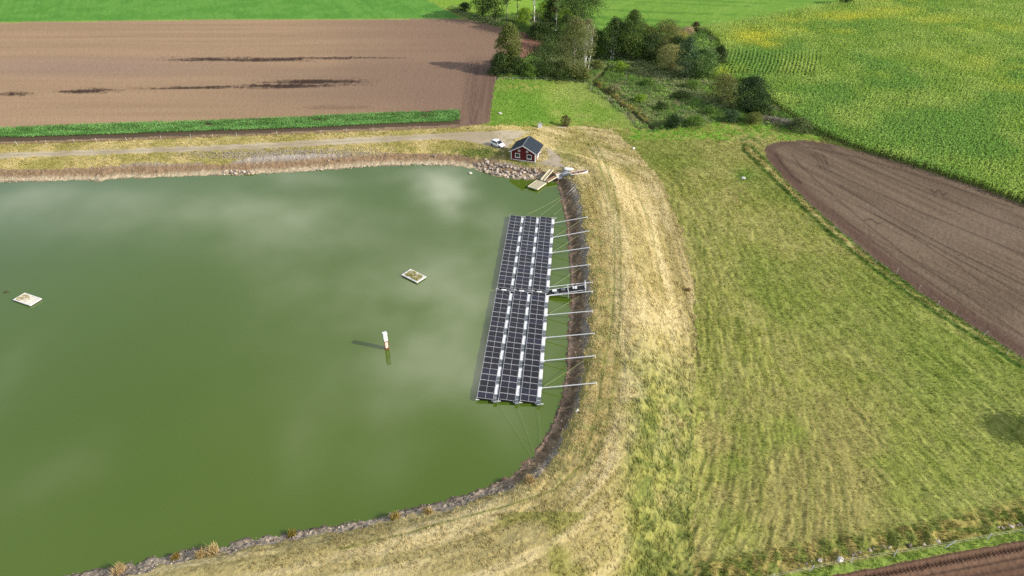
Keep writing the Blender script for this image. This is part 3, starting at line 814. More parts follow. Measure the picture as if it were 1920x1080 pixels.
def window(cx, y, cz, w, h, axis='x'):
    fr = MB(); pn = MB(); t_ = 0.14

    def bx(mb_, a, b, da, db, dd, off, m_):
        if axis == 'x': mb_.box((a, y - off, b), (da, dd, db), m_)
        else: mb_.box((y + off, a, b), (dd, da, db), m_)
    for sx_ in (-1, 1): bx(fr, cx + sx_ * (w / 2 - t_ / 2), cz, t_, h, 0.06, 0.035, MW)
    for sz_ in (-1, 1): bx(fr, cx, cz + sz_ * (h / 2 - t_ / 2), w - 2 * t_, t_, 0.06, 0.035, MW)
    wn = fr.build('window', cot)
    bx(pn, cx, cz, w - 2 * t_, h - 2 * t_, 0.02, 0.015, M_GLASS)
    pn.build('pane', wn)
    sl2 = MB(); bx(sl2, cx, cz - h / 2 - 0.03, w + 0.1, 0.06, 0.12, 0.06, MW); sl2.build('sill', wn)


window(CW * 0.27, 0, 1.45, 1.28, 1.18); window(CW * 0.755, 0, 1.45, 1.28, 1.18)
for cx in (CW * 0.335, CW * 0.665):
    q = MB(); q.box((cx, -0.02, 2.72), (0.6, 0.04, 0.55), M_GREYW)
    for k in range(4): q.box((cx, -0.05, 2.54 + k * 0.12), (0.5, 0.02, 0.04), M_STONEP)
    q.build('gable_vent', cot)
# doors and window on the sunny long side
q = MB(); q.box((CW + 0.03, CLn * 0.50, 1.33), (0.06, 1.0, 2.05), MW); dr = q.build('door', cot)
MB().box((CW + 0.09, CLn * 0.50 - 0.38, 1.3), (0.05, 0.05, 0.16), M_BLACK).build('handle', dr)
window(CLn * 0.78, CW, 1.55, 1.1, 1.25, 'y')
q = MB(); q.box((CW + 0.03, CLn * 0.30, 0.75), (0.06, 0.5, 0.85), MW); q.build('hatch', cot)
MB().box((CW + 0.55, CLn * 0.50, 0.1), (1.0, 1.4, 0.22), M_STONEP).build('door_step', cot)

# ------------------------------------------------------------------ white hatchback
r0 = at(924.5, 270.5); f0_ = at(942.0, 277.0)
d_ = (f0_ - r0); ang = math.atan2(d_.y, d_.x)
cc = (r0 + f0_) / 2
car = empty('parked_car', (cc.x, cc.y, cc.z + 0.02), ang, label='white five-door hatchback parked on the gravel beside the red cottage', category='car')
st = [(-2.02, .45, .80, .62), (-1.95, .32, .95, .80), (-1.3, .24, .99, .88), (-0.4, .22, .97, .89), (0.6, .22, .96, .89), (1.0, .22, .93, .88), (1.5, .24, .84, .86), (1.85, .28, .72, .78), (2.05, .38, .60, .60)]
vs = []; fs = []
for (x, z0, z1, hw) in st:
    prof = [(-hw * .92, z0), (-hw, (z0 + z1) / 2), (-hw * .96, z1 - .04), (-hw * .82, z1), (0, z1 + .03), (hw * .82, z1), (hw * .96, z1 - .04), (hw, (z0 + z1) / 2), (hw * .92, z0)]
    vs += [(x, y_, z_) for y_, z_ in prof]
n_ = 9
for i in range(len(st) - 1):
    for j in range(n_): fs.append((i * n_ + j, i * n_ + (j + 1) % n_, (i + 1) * n_ + (j + 1) % n_, (i + 1) * n_ + j))
fs += [tuple(range(n_)), tuple(range((len(st) - 1) * n_, len(st) * n_))[::-1]]
mb = MB(); mb.add(vs, fs, M_CAR)
cab0 = [(-1.92, .80), (-1.55, .80), (0.35, .80), (1.08, .80)]
vs = []
for (x, hw, z) in [(-1.93, .78, .94), (1.12, .80, .93)]: vs += [(x, -hw, z), (x, hw, z)]
ring = [(-1.62, .60, 1.38), (-1.25, .63, 1.47), (-0.4, .66, 1.50), (0.15, .64, 1.46)]
for (x, hw, z) in ring: vs += [(x, -hw, z), (x, hw, z)]
mb.add(vs, [(0, 1, 5, 4), (4, 5, 7, 6), (6, 7, 9, 8), (8, 9, 11, 10), (10, 11, 3, 2), (0, 4, 6, 8, 10, 2), (1, 3, 11, 9, 7, 5)], M_CAR)
body = mb.build('body', car, smooth=True)
try:
    body.data.set_sharp_from_angle(angle=math.radians(38))
except Exception:
    pass


def lerp3(a, b, t): return tuple(a[i] + (b[i] - a[i]) * t for i in range(3))


def glass(name, quad, off):
    q = MB(); o = Vector(off); q.prism([Vector(p) + o for p in quad], o * 0.6, M_GLASS); q.build(name, car)


ws = [(1.06, -.72, .95), (1.06, .72, .95), (0.20, .58, 1.44), (0.20, -.58, 1.44)]
glass('windscreen', ws, (0.02, 0, 0.03))
glass('rear_window', [(-1.90, -.66, 1.02), (-1.90, .66, 1.02), (-1.66, .54, 1.35), (-1.66, -.54, 1.35)], (-0.02, 0, 0.01))
for s_ in (-1, 1):
    glass('side_window', [(-1.45, s_ * .765, 1.02), (-0.42, s_ * .775, 1.0), (-0.42, s_ * .665, 1.44), (-1.30, s_ * .640, 1.38)], (0, s_ * 0.025, 0.006))
    glass('side_window', [(-0.34, s_ * .775, 1.0), (0.86, s_ * .79, .98), (0.14, s_ * .655, 1.42), (-0.34, s_ * .668, 1.44)], (0, s_ * 0.025, 0.006))
    MB().box((0.78, s_ * 0.95, 1.0), (0.14, 0.18, 0.12), M_CAR).build('mirror', car)
    MB().prism([(1.95, s_ * .45, .60), (1.95, s_ * .66, .60), (1.78, s_ * .74, .70), (1.80, s_ * .5, .72)], (0.05, 0, 0.03), M_LAMP).build('headlight', car)
    MB().box((-1.97, s_ * .66, .84), (0.08, 0.2, 0.18), mat('tail_lens', (0.35, 0.01, 0.01), 0.2)).build('tail_light', car)
    for x in (-1.28, 1.3):
        w_ = MB(); w_.tube((x, s_ * .70, .31), (x, s_ * .90, .31), .32, M_TYRE, n=16); wo = w_.build('wheel', car)
        MB().tube((x, s_ * .88, .31), (x, s_ * .915, .31), .19, M_RIM, n=12).build('rim', wo)
MB().box((2.03, 0, .42), (0.06, 0.9, 0.14), M_BLACK).build('grille', car)

# ------------------------------------------------------------------ floating solar array: two blocks of three rows
ZP = 0.62
TLc = at(957, 403.5, ZP); BLc = at(894.5, 746, ZP); BRc = at(1015.5, 752, ZP)
el = (TLc - BLc); LT = el.length; el.normalize()
ew = Vector((el.y, -el.x, 0))
WT = (BRc - BLc).dot(ew) + 0.1
PITW = WT / 3
PW, WK = PITW * 0.745, PITW * 0.165
t_mid0 = (at(935, 543.5, ZP) - BLc).dot(el); t_mid1 = (at(936, 538.8, ZP) - BLc).dot(el)
ZL, ZR = 0.70, 0.44
TILT = math.atan2(ZL - ZR, PW)
PHYP = math.hypot(PW, ZL - ZR)
azl = math.atan2(ew.y, ew.x)


def panel_meshes(rp):
    c = MB(); d = MB()
    hx, hy = PHYP / 2, rp / 2 - 0.006
    c.box((0, 0, 0), (PHYP - 0.04, 2 * hy - 0.04, 0.03), M_CELL)
    for s_ in (-1, 1):
        d.box((s_ * (hx - 0.015), 0, 0.003), (0.028, 2 * hy, 0.045), M_ALU)
        d.box((0, s_ * (hy - 0.022), 0.003), (2 * hx - 0.06, 0.026, 0.045), M_ALU)
    d.box((0, 0, 0.004), (0.03, 2 * hy - 0.10, 0.034), M_ALU)
    return c.mesh('solar_panel'), d.mesh('panel_frame')


def block(t0, t1, label):
    origin = BLc + el * t0; origin.z = 0
    root = empty('floating_solar_array', origin, azl, label=label, category='solar array', group='floating solar array blocks')
    Lb = t1 - t0; rp = Lb / 21
    mc, mf = panel_meshes(rp)
    grp = rp * 3
    wf = MB().box((0, 0, 0), (WK, grp * 0.52, 0.16), M_WHITEPL).mesh('white_float')
    df = MB()
    df.box((0, 0, 0), (WK * 0.98, grp * 0.47, 0.14), M_DKPL)
    for s_ in (-1, 0, 1): df.box((0, s_ * grp * 0.2, 0.075), (WK, 0.05, 0.02), M_GALV)
    df = df.mesh('dark_float')
    for s in range(3):
        x0 = s * PITW
        for r in range(21):
            jit = (random.random() - 0.5)
            p = link('solar_panel', mc, root)
            kink = 0.035 * (1 if r % 3 == 1 else -0.5)
            p.location = (x0 + PW / 2, (r + 0.5) * rp, (ZL + ZR) / 2 + kink)
            p.rotation_euler = (math.radians(jit * 1.2), TILT + math.radians((random.random() - .5) * 1.0), 0)
            f = link('panel_frame', mf, p)
        for g in range(7):
            o = link('white_float', wf, root); o.location = (x0 + PW + 0.06 + WK / 2, (g + 0.55) * grp, 0.44)
            o = link('dark_float', df, root); o.location = (x0 + PW + 0.06 + WK / 2, (g + 0.045) * grp + (0 if g else grp * 0.04), 0.425)
        q = MB()
        q.box((x0 + 0.22, Lb / 2, 0.12), (0.44, Lb - 0.1, 0.42), M_BLACK)
        q.build('pontoon', root)
        q = MB(); q.box((x0 + PW + WK / 2, Lb / 2, 0.04), (WK + 0.05, Lb - 0.1, 0.32), M_BLACK); q.build('pontoon', root)
        for g in range(0, 22, 3):
            y = min(max(g * rp, 0.06), Lb - 0.06)
            q = MB(); q.prism([(x0 + 0.02, y, 0.1), (x0 + PW, y, 0.1), (x0 + PW, y, ZR - 0.06), (x0 + 0.02, y, ZL - 0.06)], (0, 0.06, 0), M_BLACK)
            q.build('tilt_bracket', root)
        q = MB(); q.tube((x0 + PW + 0.03, 0, ZR - 0.02), (x0 + PW + 0.03, Lb, ZR - 0.02), 0.04, M_GALV); q.tube((x0 - 0.05, 0.0, ZL - 0.25), (x0 - 0.05, Lb, ZL - 0.25), 0.035, M_GALV)
        for g in range(0, 22):
            q.tube((x0 - 0.05, g * rp, ZL - 0.3), (x0 - 0.02, g * rp, ZL), 0.04, M_GALV, n=6)
        q.build('rail', root)
        for yy in (-0.12, Lb + 0.12):
            q = MB(); q.box((x0 + PW + WK / 2 + 0.15, yy, 0.3), (WK + 0.75, 0.12, 0.09), M_GALV); q.build('end_beam', root)
            q = MB(); q.box((x0 + 0.05, yy, 0.34), (0.55, 0.12, 0.09), M_GALV); q.build('end_beam', root)
        for g in range(7 if s < 2 else 0):
            q = MB(); q.box((x0 + PW + WK + 0.06 + 0.12, (g + .55) * grp, 0.30), (0.05, grp * 0.46, 0.05), M_GALV); q.build('cable_tray', root)
    return root


near_blk = block(0.0, t_mid0, 'nearer half of the floating solar array, south of the cross walkway')
far_blk = block(t_mid1, LT, 'farther half of the floating solar array, towards the red cottage')
for s in range(3):                                   # cross walkway carried by the nearer block
    x0 = s * PITW
    q = MB(); q.box((x0 + PW * 0.52, t_mid0 + (t_mid1 - t_mid0) * 0.45, 0.33), (PW * 0.38, 0.55, 0.14), M_WHITEPL); q.build('white_float', near_blk)
    q = MB(); q.box((x0 + PW * 0.15, t_mid0 + (t_mid1 - t_mid0) * 0.45, 0.30), (PW * 0.34, 0.5, 0.12), M_DKPL); q.box((x0 + PW * 0.9, t_mid0 + (t_mid1 - t_mid0) * 0.45, 0.30), (PW * 0.36, 0.5, 0.12), M_DKPL); q.build('dark_float', near_blk)

# ------------------------------------------------------------------ mooring struts, ropes, gangway
STRUTS = [((1039, 418), (1101, 407)), ((1037, 445), (1104, 433)), ((1035, 474), (1105, 464)), ((1032, 505.5), (1106, 496)), ((1030, 538), (1111, 529)),
          ((1028.5, 554.5), (1111, 546)), ((1026, 590.5), (1111, 583)), ((1023, 633), (1114, 625)), ((1020, 676.5), (1116, 667)), ((1015, 727.5), (1118, 718))]
ORD = ['farthest', 'second farthest', 'third farthest', 'fourth farthest', 'far-side gangway', 'near-side gangway', 'fourth nearest', 'third nearest', 'second nearest', 'nearest']
for k, (a, b) in enumerate(STRUTS):
    p = at(*a, z=0.45); g = at(*b); qv = at(*b, z=g.z + 0.35)
    d = (qv - p).normalized()
    lb = (f'pale steel mooring strut running along the {ORD[k].split()[0]} of the black gangway' if 'gangway' in ORD[k] else f'{ORD[k]} pale steel mooring strut from solar array to bank')
    root = empty('mooring_strut', p, 0, label=lb, category='strut', group='steel mooring struts between the array and the bank')
    mb = MB(); mb.tube((0, 0, 0), qv - p, 0.085, M_GALV); mb.build('bar', root)
    mb = MB(); mb.box((0, 0, -0.05), (0.25, 0.3, 0.2), M_GALV); mb.build('float_bracket', root)
    e = qv - p
    mb = MB(); mb.tube((e.x, e.y, e.z + 0.1), (e.x, e.y, g.z - p.z - 0.5), 0.06, M_GALV); mb.build('ground_anchor', root)
ROPES = [((988, 402.5), (1051, 371), 'off the array far end, middle row'), ((1014, 403), (1052, 374.5), 'off the array far end, right row'), ((1038, 403), (1058, 386), 'at the array far right corner, shortest'),
         ((1040, 443), (1090, 413), 'slanting from the second farthest strut to bank'), ((1037, 472), (1086, 441), 'slanting from the third farthest strut to bank'), ((1037, 535), (1090, 502), 'slanting ashore just beyond the gangway'),
         ((1031, 587), (1088, 555), 'slanting ashore just this side of the gangway'), ((1020, 724), (1096, 676), 'slanting from the nearest strut to bank'), ((934, 752), (998, 858), 'off the array near end, left row'),
         ((968, 755), (1004, 852), 'off the array near end, middle row'), ((1009, 756), (1016, 842), 'off the array near end, right row')]
for (a, b, lb) in ROPES:
    p = at(*a, z=0.35); g = at(*b); q = g + Vector((0, 0, 0.1))
    mb = MB(); n = 8
    pts_ = [p.lerp(q, i / n) - Vector((0, 0, 0.10 * math.sin(math.pi * i / n))) for i in range(n + 1)]
    for i in range(n): mb.tube(pts_[i] - p, pts_[i + 1] - p, 0.022, M_ROPE, n=6) if a[1] < 750 else mb.tube(pts_[i] - p, pts_[i + 1] - p, 0.008, M_ROPE, n=6)
    o = mb.build('mooring_rope', label='thin straw-coloured mooring rope ' + lb, category='rope', group='mooring ropes of the solar array'); o.location = p

g0 = at(1029, 549.5, 0.45); gb = at(1097, 539.5); g1 = at(1097, 539.5, gb.z + 0.35)
gd = g1 - g0; gl = Vector((gd.x, gd.y, 0)).length; ga = math.atan2(gd.y, gd.x)
gw = empty('gangway', g0, ga, label='black mesh gangway with pale rails linking the solar array to the bank', category='gangway')
sl_ = gd.z / gl
M_MESH = mat('black_grating', (0.014, 0.014, 0.014), 0.9, var=0.3, scale=20)
mb = MB(); mb.prism([(0, -0.75, 0), (gl, -0.75, gd.z), (gl, 0.75, gd.z), (0, 0.75, 0)], (0, 0, 0.08), M_MESH); mb.build('deck', gw)
for x in (0.16, 0.40, 0.72):
    mb = MB(); mb.box((gl * x, 0.33, gd.z * x + 0.15), (gl * 0.12, 0.75, 0.1), M_WHITEPL if x != 0.40 else M_DKPL); mb.build('float_pad', gw)
mb = MB(); mb.box((gl * 0.2, -0.3, gd.z * 0.2 + 0.14), (gl * 0.12, 0.6, 0.08), M_DKPL); mb.build('float_pad', gw)
for s_ in (-1, 1):
    mb = MB(); mb.tube((0, s_ * .8, 0.1), (gl, s_ * .8, gd.z + 0.1), 0.05, M_GALV); mb.build('side_rail', gw)
for x, hh in ((1.0, 1.0), (0.53, 0.5)):
    mb = MB(); zt = gd.z * x
    for s_ in (-1, 1): mb.tube((gl * x, s_ * .95, zt + hh), (gl * x, s_ * .95, -1.2), 0.06, M_GALV)
    mb.tube((gl * x, -.95, zt + 0.12), (gl * x, .95, zt + 0.12), 0.06, M_GALV)
    if x == 1.0: mb.tube((gl * x, -.95, zt + hh), (gl * x, .95, zt + hh), 0.06, M_GALV)
    mb.build('end_frame' if x == 1.0 else 'support_frame', gw)

# ------------------------------------------------------------------ jetty, ramps, boats
zj = 0.5
j = [at(989.5, 349.2, zj), at(1008.3, 355, zj), at(1024, 342.6, zj), at(1005, 337.9, zj)]
ju = (j[1] - j[0]); jv = (j[3] - j[0]); jw = ju.length; jl = 0.5 * (jv.length + (j[2] - j[1]).length); ja = math.atan2(ju.y, ju.x)
jet = empty('jetty', (j[0].x, j[0].y, 0), ja, label='small square timber swimming jetty floating below the red cottage', category='jetty')
mb = MB()
npl = 14
for k in range(npl): mb.box((jw / 2, jl * (k + .5) / npl, zj), (jw - 0.3, jl / npl - 0.03, 0.06), M_WOOD)
mb.build('deck', jet)
mb = MB(); mb.box((0.07, jl / 2, zj - .06), (0.14, jl, 0.24), M_WOODL); mb.box((jw - .07, jl / 2, zj - .06), (0.16, jl, 0.28), M_WOODL); mb.box((jw / 2, -0.05, zj - .06), (jw, 0.1, 0.24), M_WOODL); mb.box((jw / 2, jl + 0.05, zj - .06), (jw, 0.1, 0.24), M_WOOD); mb.build('edge_beam', jet)
mb = MB(); mb.box((jw / 2, jl / 2, 0.08), (jw - 0.5, jl - 0.5, 0.5), M_BLACK); mb.build('float', jet)
def ramp(name, lo, hi, w, label, m1, m2, rails, **kw):
    d = hi - lo; L_ = Vector((d.x, d.y, 0)).length; root = empty(name, lo, math.atan2(d.y, d.x), label=label, **kw)
    mb = MB(); mb.prism([(0, -w / 2, 0), (L_, -w / 2, d.z), (L_, w / 2, d.z), (0, w / 2, 0)], (0, 0, 0.08), m1); mb.build('deck', root)
    for s_ in rails:
        mb = MB(); mb.prism([(0, s_ * w / 2, 0.05), (L_, s_ * w / 2, d.z + 0.05), (L_, s_ * w / 2, d.z + 0.3), (0, s_ * w / 2, 0.3)], (0, s_ * 0.1, 0), m2); mb.build('side_beam', root)
    return root
lo = at(1017, 339, zj + .05); hi_ = at(1034.3, 319); hi_ = at(1034.3, 319, hi_.z + 0.35)
ramp('jetty_ramp', lo, hi_, 0.85, 'narrow pale timber ramp sloping from the shore down to the jetty', M_WOOD, M_WOODL, (-1, 1), category='ramp')
lo = at(1024.5, 341, zj); hi_ = at(1043, 330.5); hi_ = at(1043, 330.5, hi_.z + 0.4)
ramp('jetty_ramp', lo, hi_, 1.1, 'brown plank gangway lying between the jetty and a peaked timber deck', M_WOODB, M_WOODL, (-1,), category='ramp')
pk = at(1050, 329); pa = at(1041, 327.5, pk.z); pb = at(1058, 325, pk.z)
pr = empty('timber_deck', pk, math.atan2(pb.y - pa.y, pb.x - pa.x), label='peaked brown timber deck piece lying on the bank between the ramps and the boats', category='timber deck')
mb = MB(); mb.prism([(-1.25, 1.6, 0.25), (-1.25, -0.1, 0.62), (-1.25, -0.1, 0.54), (-1.25, 1.6, 0.17)], (2.5, 0, 0), M_WOODB); mb.build('upper_boards', pr)
mb = MB(); mb.prism([(-1.25, -0.1, 0.62), (-1.05, -1.6, -0.1), (-1.05, -1.6, -0.18), (-1.25, -0.1, 0.54)], (2.4, 0, 0), M_GREYW); mb.build('lower_boards', pr)
mb = MB(); mb.box((0, -0.1, 0.2), (2.3, 0.12, 0.7), M_WOODB); mb.build('beam', pr)


def hull_mesh(Lh, Bh, Hh, m_out, m_in, flip=False):
    n, k = 13, 9
    vs = []
    for i in range(n):
        t = i / (n - 1); x = (t - 0.5) * Lh
        bw = Bh / 2 * (min(1, (1 - t) * 2.6 + 0.0) ** 0.6) * (0.80 + 0.2 * min(1, t * 4)) if t < 1 else 0.02
        sh = Hh * (1 + 0.25 * t * t)
        for q in range(k):
            s = (q / (k - 1) - 0.5) * 2
            vs.append((x, bw * math.copysign(abs(s) ** 0.75, s), sh * abs(s) ** 2.2 + 0.12 * Hh * t ** 3))
    fs = [(i * k + q, i * k + q + 1, (i + 1) * k + q + 1, (i + 1) * k + q) for i in range(n - 1) for q in range(k - 1)]
    fs.append(tuple(range(k)))
    o = MB(); o.add(vs, fs, m_out)
    inn = MB(); vi = [(x * 0.955, y * 0.90, z * 0.96 + 0.06) for (x, y, z) in vs]
    inn.add(vi, [f[::-1] for f in fs], m_in)
    if flip:
        for b_ in (o, inn): b_.v = [(x, y, Hh * 1.25 - z) for (x, y, z) in b_.v]
    gun = MB()
    for s_ in (0, k - 1):
        for i in range(n - 1):
            a, b = Vector(vs[i * k + s_]), Vector(vs[(i + 1) * k + s_])
            gun.tube(a, b, 0.07, m_out, n=6)
    gun.tube(vs[0], vs[k - 1], 0.07, m_out, n=6)
    return o, inn, gun


p0, p1 = at(1069, 331), at(1102, 323.5)
c0 = (p0 + p1) / 2; dv_ = p1 - p0
bo = empty('rowing_boat', c0 + Vector((0, 0, 0.1)), math.atan2(dv_.y, dv_.x), label='long white rowing boat with brown inside drawn up on the bank', category='boat')
o_, i_, g_ = hull_mesh(dv_.xy.length, 1.5, 0.5, M_HULL, M_HULLIN)
o_.build('hull', bo, smooth=True); i_.build('inner_hull', bo, smooth=True); g_.build('gunwale', bo)
Lb_ = dv_.xy.length
for x in (-0.25, 0.05, 0.28): MB().box((x * Lb_, 0, 0.36), (0.26, 1.15 if x < .2 else .9, 0.05), M_WOODB).build('bench', bo)
p0, p1 = at(1058, 320), at(1075.5, 318.5); c0 = (p0 + p1) / 2; dv_ = p1 - p0
bo2 = empty('dinghy', c0 + Vector((0, 0, 0.12)), math.atan2(dv_.y, dv_.x) , label='short white dinghy lying upside down in the grass behind the rowing boat', category='boat')
o_, i_, g_ = hull_mesh(dv_.xy.length, 1.15, 0.45, M_HULL, M_TARP, True)
o_.build('hull', bo2, smooth=True)
mb = MB(); mb.box((0, 0, 0.58), (dv_.xy.length * 0.8, 0.06, 0.06), M_HULL); mb.build('keel', bo2)
p = at(1061, 325.5)
gcv = empty('tarpaulin_heap', p, 0.5, label='grey cover heaped between the peaked timber deck and the rowing boat', category='tarpaulin')
n = 9; vs = []; 
for i in range(n):
    for k in range(n):
        x, y = (i / (n - 1) - .5) * 2.6, (k / (n - 1) - .5) * 2.0
        vs.append((x, y, max(-0.1, 0.55 * math.cos(x * 1.1) * math.cos(y * 1.4) + 0.16 * math.sin(3.1 * x + 2 * y) - 0.05)))
mb = MB(); mb.add(vs, [(i * n + k, (i + 1) * n + k, (i + 1) * n + k + 1, i * n + k + 1) for i in range(n - 1) for k in range(n - 1)], M_TARP); mb.build('cover', gcv, smooth=True)
mb = MB(); mb.box((0.5, -0.7, 0.3), (1.3, 0.12, 0.05), M_HULL, 0.5); mb.build('batten', gcv)
# loose planks on the dark bank and a pale board by the pasture
for k, (a, b) in enumerate((((1062, 366), (1076, 352)), ((1068, 366), (1079, 356)))):
    p, q = at(*a) + V(0, 0, .15), at(*b) + V(0, 0, .2)
    mb = MB(); mb.tube((0, 0, 0), q - p, 0.07, M_GREYW, n=6)
    o = mb.build('driftwood_pole', label=('longer' if k == 0 else 'shorter') + ' grey pole lying on the dark stony bank behind the jetty', category='pole'); o.location = p
p, q = at(1046, 240), at(1061, 240.3)
mb = MB(); mb.box((0, 0, 0.25), ((q - p).length, 0.4, 0.18), M_WOODL); o = mb.build('timber_baulk', bevel=0.02, label='pale timber baulk lying at the pasture edge behind the cottage', category='timber'); o.location = (p + q) / 2

# ------------------------------------------------------------------ water post, rafts, duck
p = at(725.3, 653.5, 0)
wp = empty('water_post', p, math.radians(28), label='square white post with red-brown stained foot standing in the lake', category='post')
w = 0.62
MB().box((0, 0, -0.4), (w, w, 1.2), M_RUST).build('foot', wp)
mb = MB(); mb.box((0, 0, 1.0), (w - 0.02, w - 0.02, 1.25), M_PINK); pan = mb.build('stained_shaft', wp)
for s1 in (-1, 1):
    MB().box((s1 * (w / 2 - 0.03), -(w / 2 - 0.03), 1.0), (0.09, 0.09, 1.22), M_RUST).build('corner_strip', pan)
MB().box((0, 0, 1.72), (w + 0.03, w + 0.03, 0.2), mat('rust_band', (0.16, 0.10, 0.06), 0.9)).build('band', wp)
MB().box((0, 0, 2.55), (w, w, 1.48), M_CONC).build('upper_shaft', wp)
MB().box((0, 0, 3.36), (w + 0.08, w + 0.08, 0.16), MW).build('cap', wp)
MB().box((-w / 2 - 0.04, -0.05, 2.75), (0.08, w * 0.8, 0.9), M_GREYBOX).build('gauge_box', wp)


def raft(c4, label, green):
    q = [at(a, b, 0.28) for a, b in c4]
    c = sum(q, Vector()) / 4; e1 = (q[1] - q[0] + q[2] - q[3]) / 2; e2 = (q[3] - q[0] + q[2] - q[1]) / 2
    a, b = e1.length, e2.length
    root = empty('bird_raft', (c.x, c.y, 0), math.atan2(e1.y, e1.x), label=label, category='raft', group='nesting rafts on the lake')
    MB().box((0, 0, 0.05), (a - 0.1, b - 0.1, 0.36), M_BLACK).build('float', root)
    vs = []; n = 12
    for i in range(n):
        for k in range(n):
            vs.append(((i / (n - 1) - .5) * (a - .36), (k / (n - 1) - .5) * (b - .36), 0.25 + 0.07 * random.random()))
    mb = MB(); mb.add(vs, [(i * n + k, (i + 1) * n + k, (i + 1) * n + k + 1, i * n + k + 1) for i in range(n - 1) for k in range(n - 1)], M_GRAVEL); mb.build('gravel_bed', root)
    for s_ in (-1, 1):
        MB().box((s_ * (a / 2 - .09), 0, 0.24), (0.18, b, 0.2), M_WHITEPL).build('frame_beam', root)
        MB().box((0, s_ * (b / 2 - .09), 0.24), (a - 0.36, 0.18, 0.196), M_WHITEPL).build('frame_beam', root)
    pts_ = []
    for k in range(150 if green else 40):
        x = random.uniform(-.40, .40) * a; y = random.uniform(-.36, .36) * b
        if not green and x > -0.08 * a: x -= 0.3 * a
        pts_.append((x, y, 0.27))
    pts_ = np.array(pts_)
    pal = [alb(206, 196, 110), alb(176, 174, 90)] if green else [alb(226, 208, 150), alb(206, 190, 120)]
    link('sparse_grass', blades(pts_, 0.42, 0.09, 5, pal), root, kind='stuff')


def blades(base, length, width, k, pal, lean=0.8, comb=None, colv=None, name='grass', hfac=1.0):
    n = len(base); m_ = n * k
    wv = np.repeat(width, k) if np.ndim(width) else np.full(m_, width)
    b = np.repeat(base, k, 0) + np.c_[rng.normal(0, 1.1, (m_, 2)) * wv[:, None], np.zeros(m_)]
    ln = (np.repeat(length, k) if np.ndim(length) else length) * rng.uniform(0.55, 1.25, m_)
    a = rng.uniform(0, 2 * np.pi, m_)
    le = lean * rng.uniform(0.3, 1.1, m_)
    dx, dy = np.cos(a) * le, np.sin(a) * le
    if comb is not None:
        cm = np.repeat(comb, k, 0) if np.ndim(comb) == 2 else np.tile(comb, (m_, 1))
        dx = dx * 0.6 + cm[:, 0]; dy = dy * 0.6 + cm[:, 1]
    nn_ = np.sqrt(dx * dx + dy * dy + hfac)
    tip = b + np.c_[dx / nn_ * ln, dy / nn_ * ln, math.sqrt(hfac) / nn_ * ln]
    a2 = rng.uniform(0, np.pi, m_)
    w_ = wv * rng.uniform(0.6, 1.3, m_) * 0.5
    off = np.c_[np.cos(a2) * w_, np.sin(a2) * w_, np.zeros(m_)]
    v = np.stack([b - off - [0, 0, 0.05], b + off - [0, 0, 0.05], tip], 1).reshape(-1, 3)
    f = np.arange(m_ * 3).reshape(-1, 3)
    if colv is None:
        pal = np.array(pal); ci = rng.uniform(0, 1, n)[:, None]
        c = pal[0] * (1 - ci) + pal[1] * ci
    else: c = colv
    c = np.repeat(c, k, 0) * rng.uniform(0.8, 1.25, (m_, 1))
    return np_mesh(name, v, [f], M_BLADE, np.repeat(np.clip(c, 0, .85), 3, 0))


raft([(23.8, 562), (55.5, 573), (79, 560), (47, 549.5)], 'white framed nesting raft covered in bare gravel, near the left edge', False)
raft([(753, 515), (781, 530), (800, 519), (770, 505)], 'white framed nesting raft overgrown with yellow-green grass, mid lake', True)
p = at(12, 547.5, 0)
dk = empty('duck', p, 0.4, label='small dark duck swimming beside the gravel raft at left edge', category='duck')
mb = MB(); ring_ = [(-.34, .03, .14), (-.24, .09, .10), (-.05, .13, .10), (.12, .12, .10), (.22, .07, .13), (.27, .05, .22), (.30, .06, .30), (.36, .05, .32), (.41, .01, .30)]
vs = []; n_ = 8
for (x, r, z) in ring_: vs += [(x * 1.3, r * 1.3 * math.cos(t), z * 1.3 + r * 1.1 * math.sin(t)) for t in [2 * math.pi * i / n_ for i in range(n_)]]
fs = [(i * n_ + q, i * n_ + (q + 1) % n_, (i + 1) * n_ + (q + 1) % n_, (i + 1) * n_ + q) for i in range(len(ring_) - 1) for q in range(n_)]
mb.add(vs, fs, mat('brown_plumage', (0.06, 0.045, 0.03), 0.8)); mb.build('body', dk, smooth=True)
mb = MB(); mb.prism([(.50, -.025, .38), (.50, .025, .38), (.62, .03, .36), (.62, -.03, .36)], (0, 0, .03), mat('bill', (0.35, 0.25, 0.05), 0.6)); mb.build('bill', dk)

# ------------------------------------------------------------------ fences, cabinet, poles
def fence(label, pts_, hts, wires, group, leans=None, pm=M_POST, wm_=M_WIRE, r=0.055):
    base = [at(*q) for q in pts_]
    root = empty('wire_fence', base[0], 0, label=label, category='fence', group=group)
    tops = []
    for k, b_ in enumerate(base):
        h = hts[k % len(hts)]; le = (leans or {}).get(k, (random.uniform(-.06, .06), random.uniform(-.06, .06)))
        top_ = b_ + Vector((le[0] * h, le[1] * h, h)); tops.append((b_, top_))
        mb = MB(); mb.tube(b_ - base[0] - Vector((0, 0, .4)), top_ - base[0], r, pm, r * .9, n=7); mb.build('post', root)
    mb = MB()
    for (b0, t0_), (b1, t1_) in zip(tops[:-1], tops[1:]):
        for wfr in wires: mb.tube(b0.lerp(t0_, wfr) - base[0], b1.lerp(t1_, wfr) - base[0], 0.007, wm_, n=5)
    mb.build('wire', root)
fence('low wire fence along the green crop and the gravel road', [(35, 273), (88, 270.5), (140, 268.5), (182, 267), (240, 264.5), (303, 262), (358, 260), (400, 258.5), (444, 257), (520, 254), (602, 251), (650, 249), (700, 247), (787, 243)], [1.3, 1.1, 1.25], (0.85,), 'wire fences around the fields', {0: (-.4, 0), 4: (-.35, 0)})
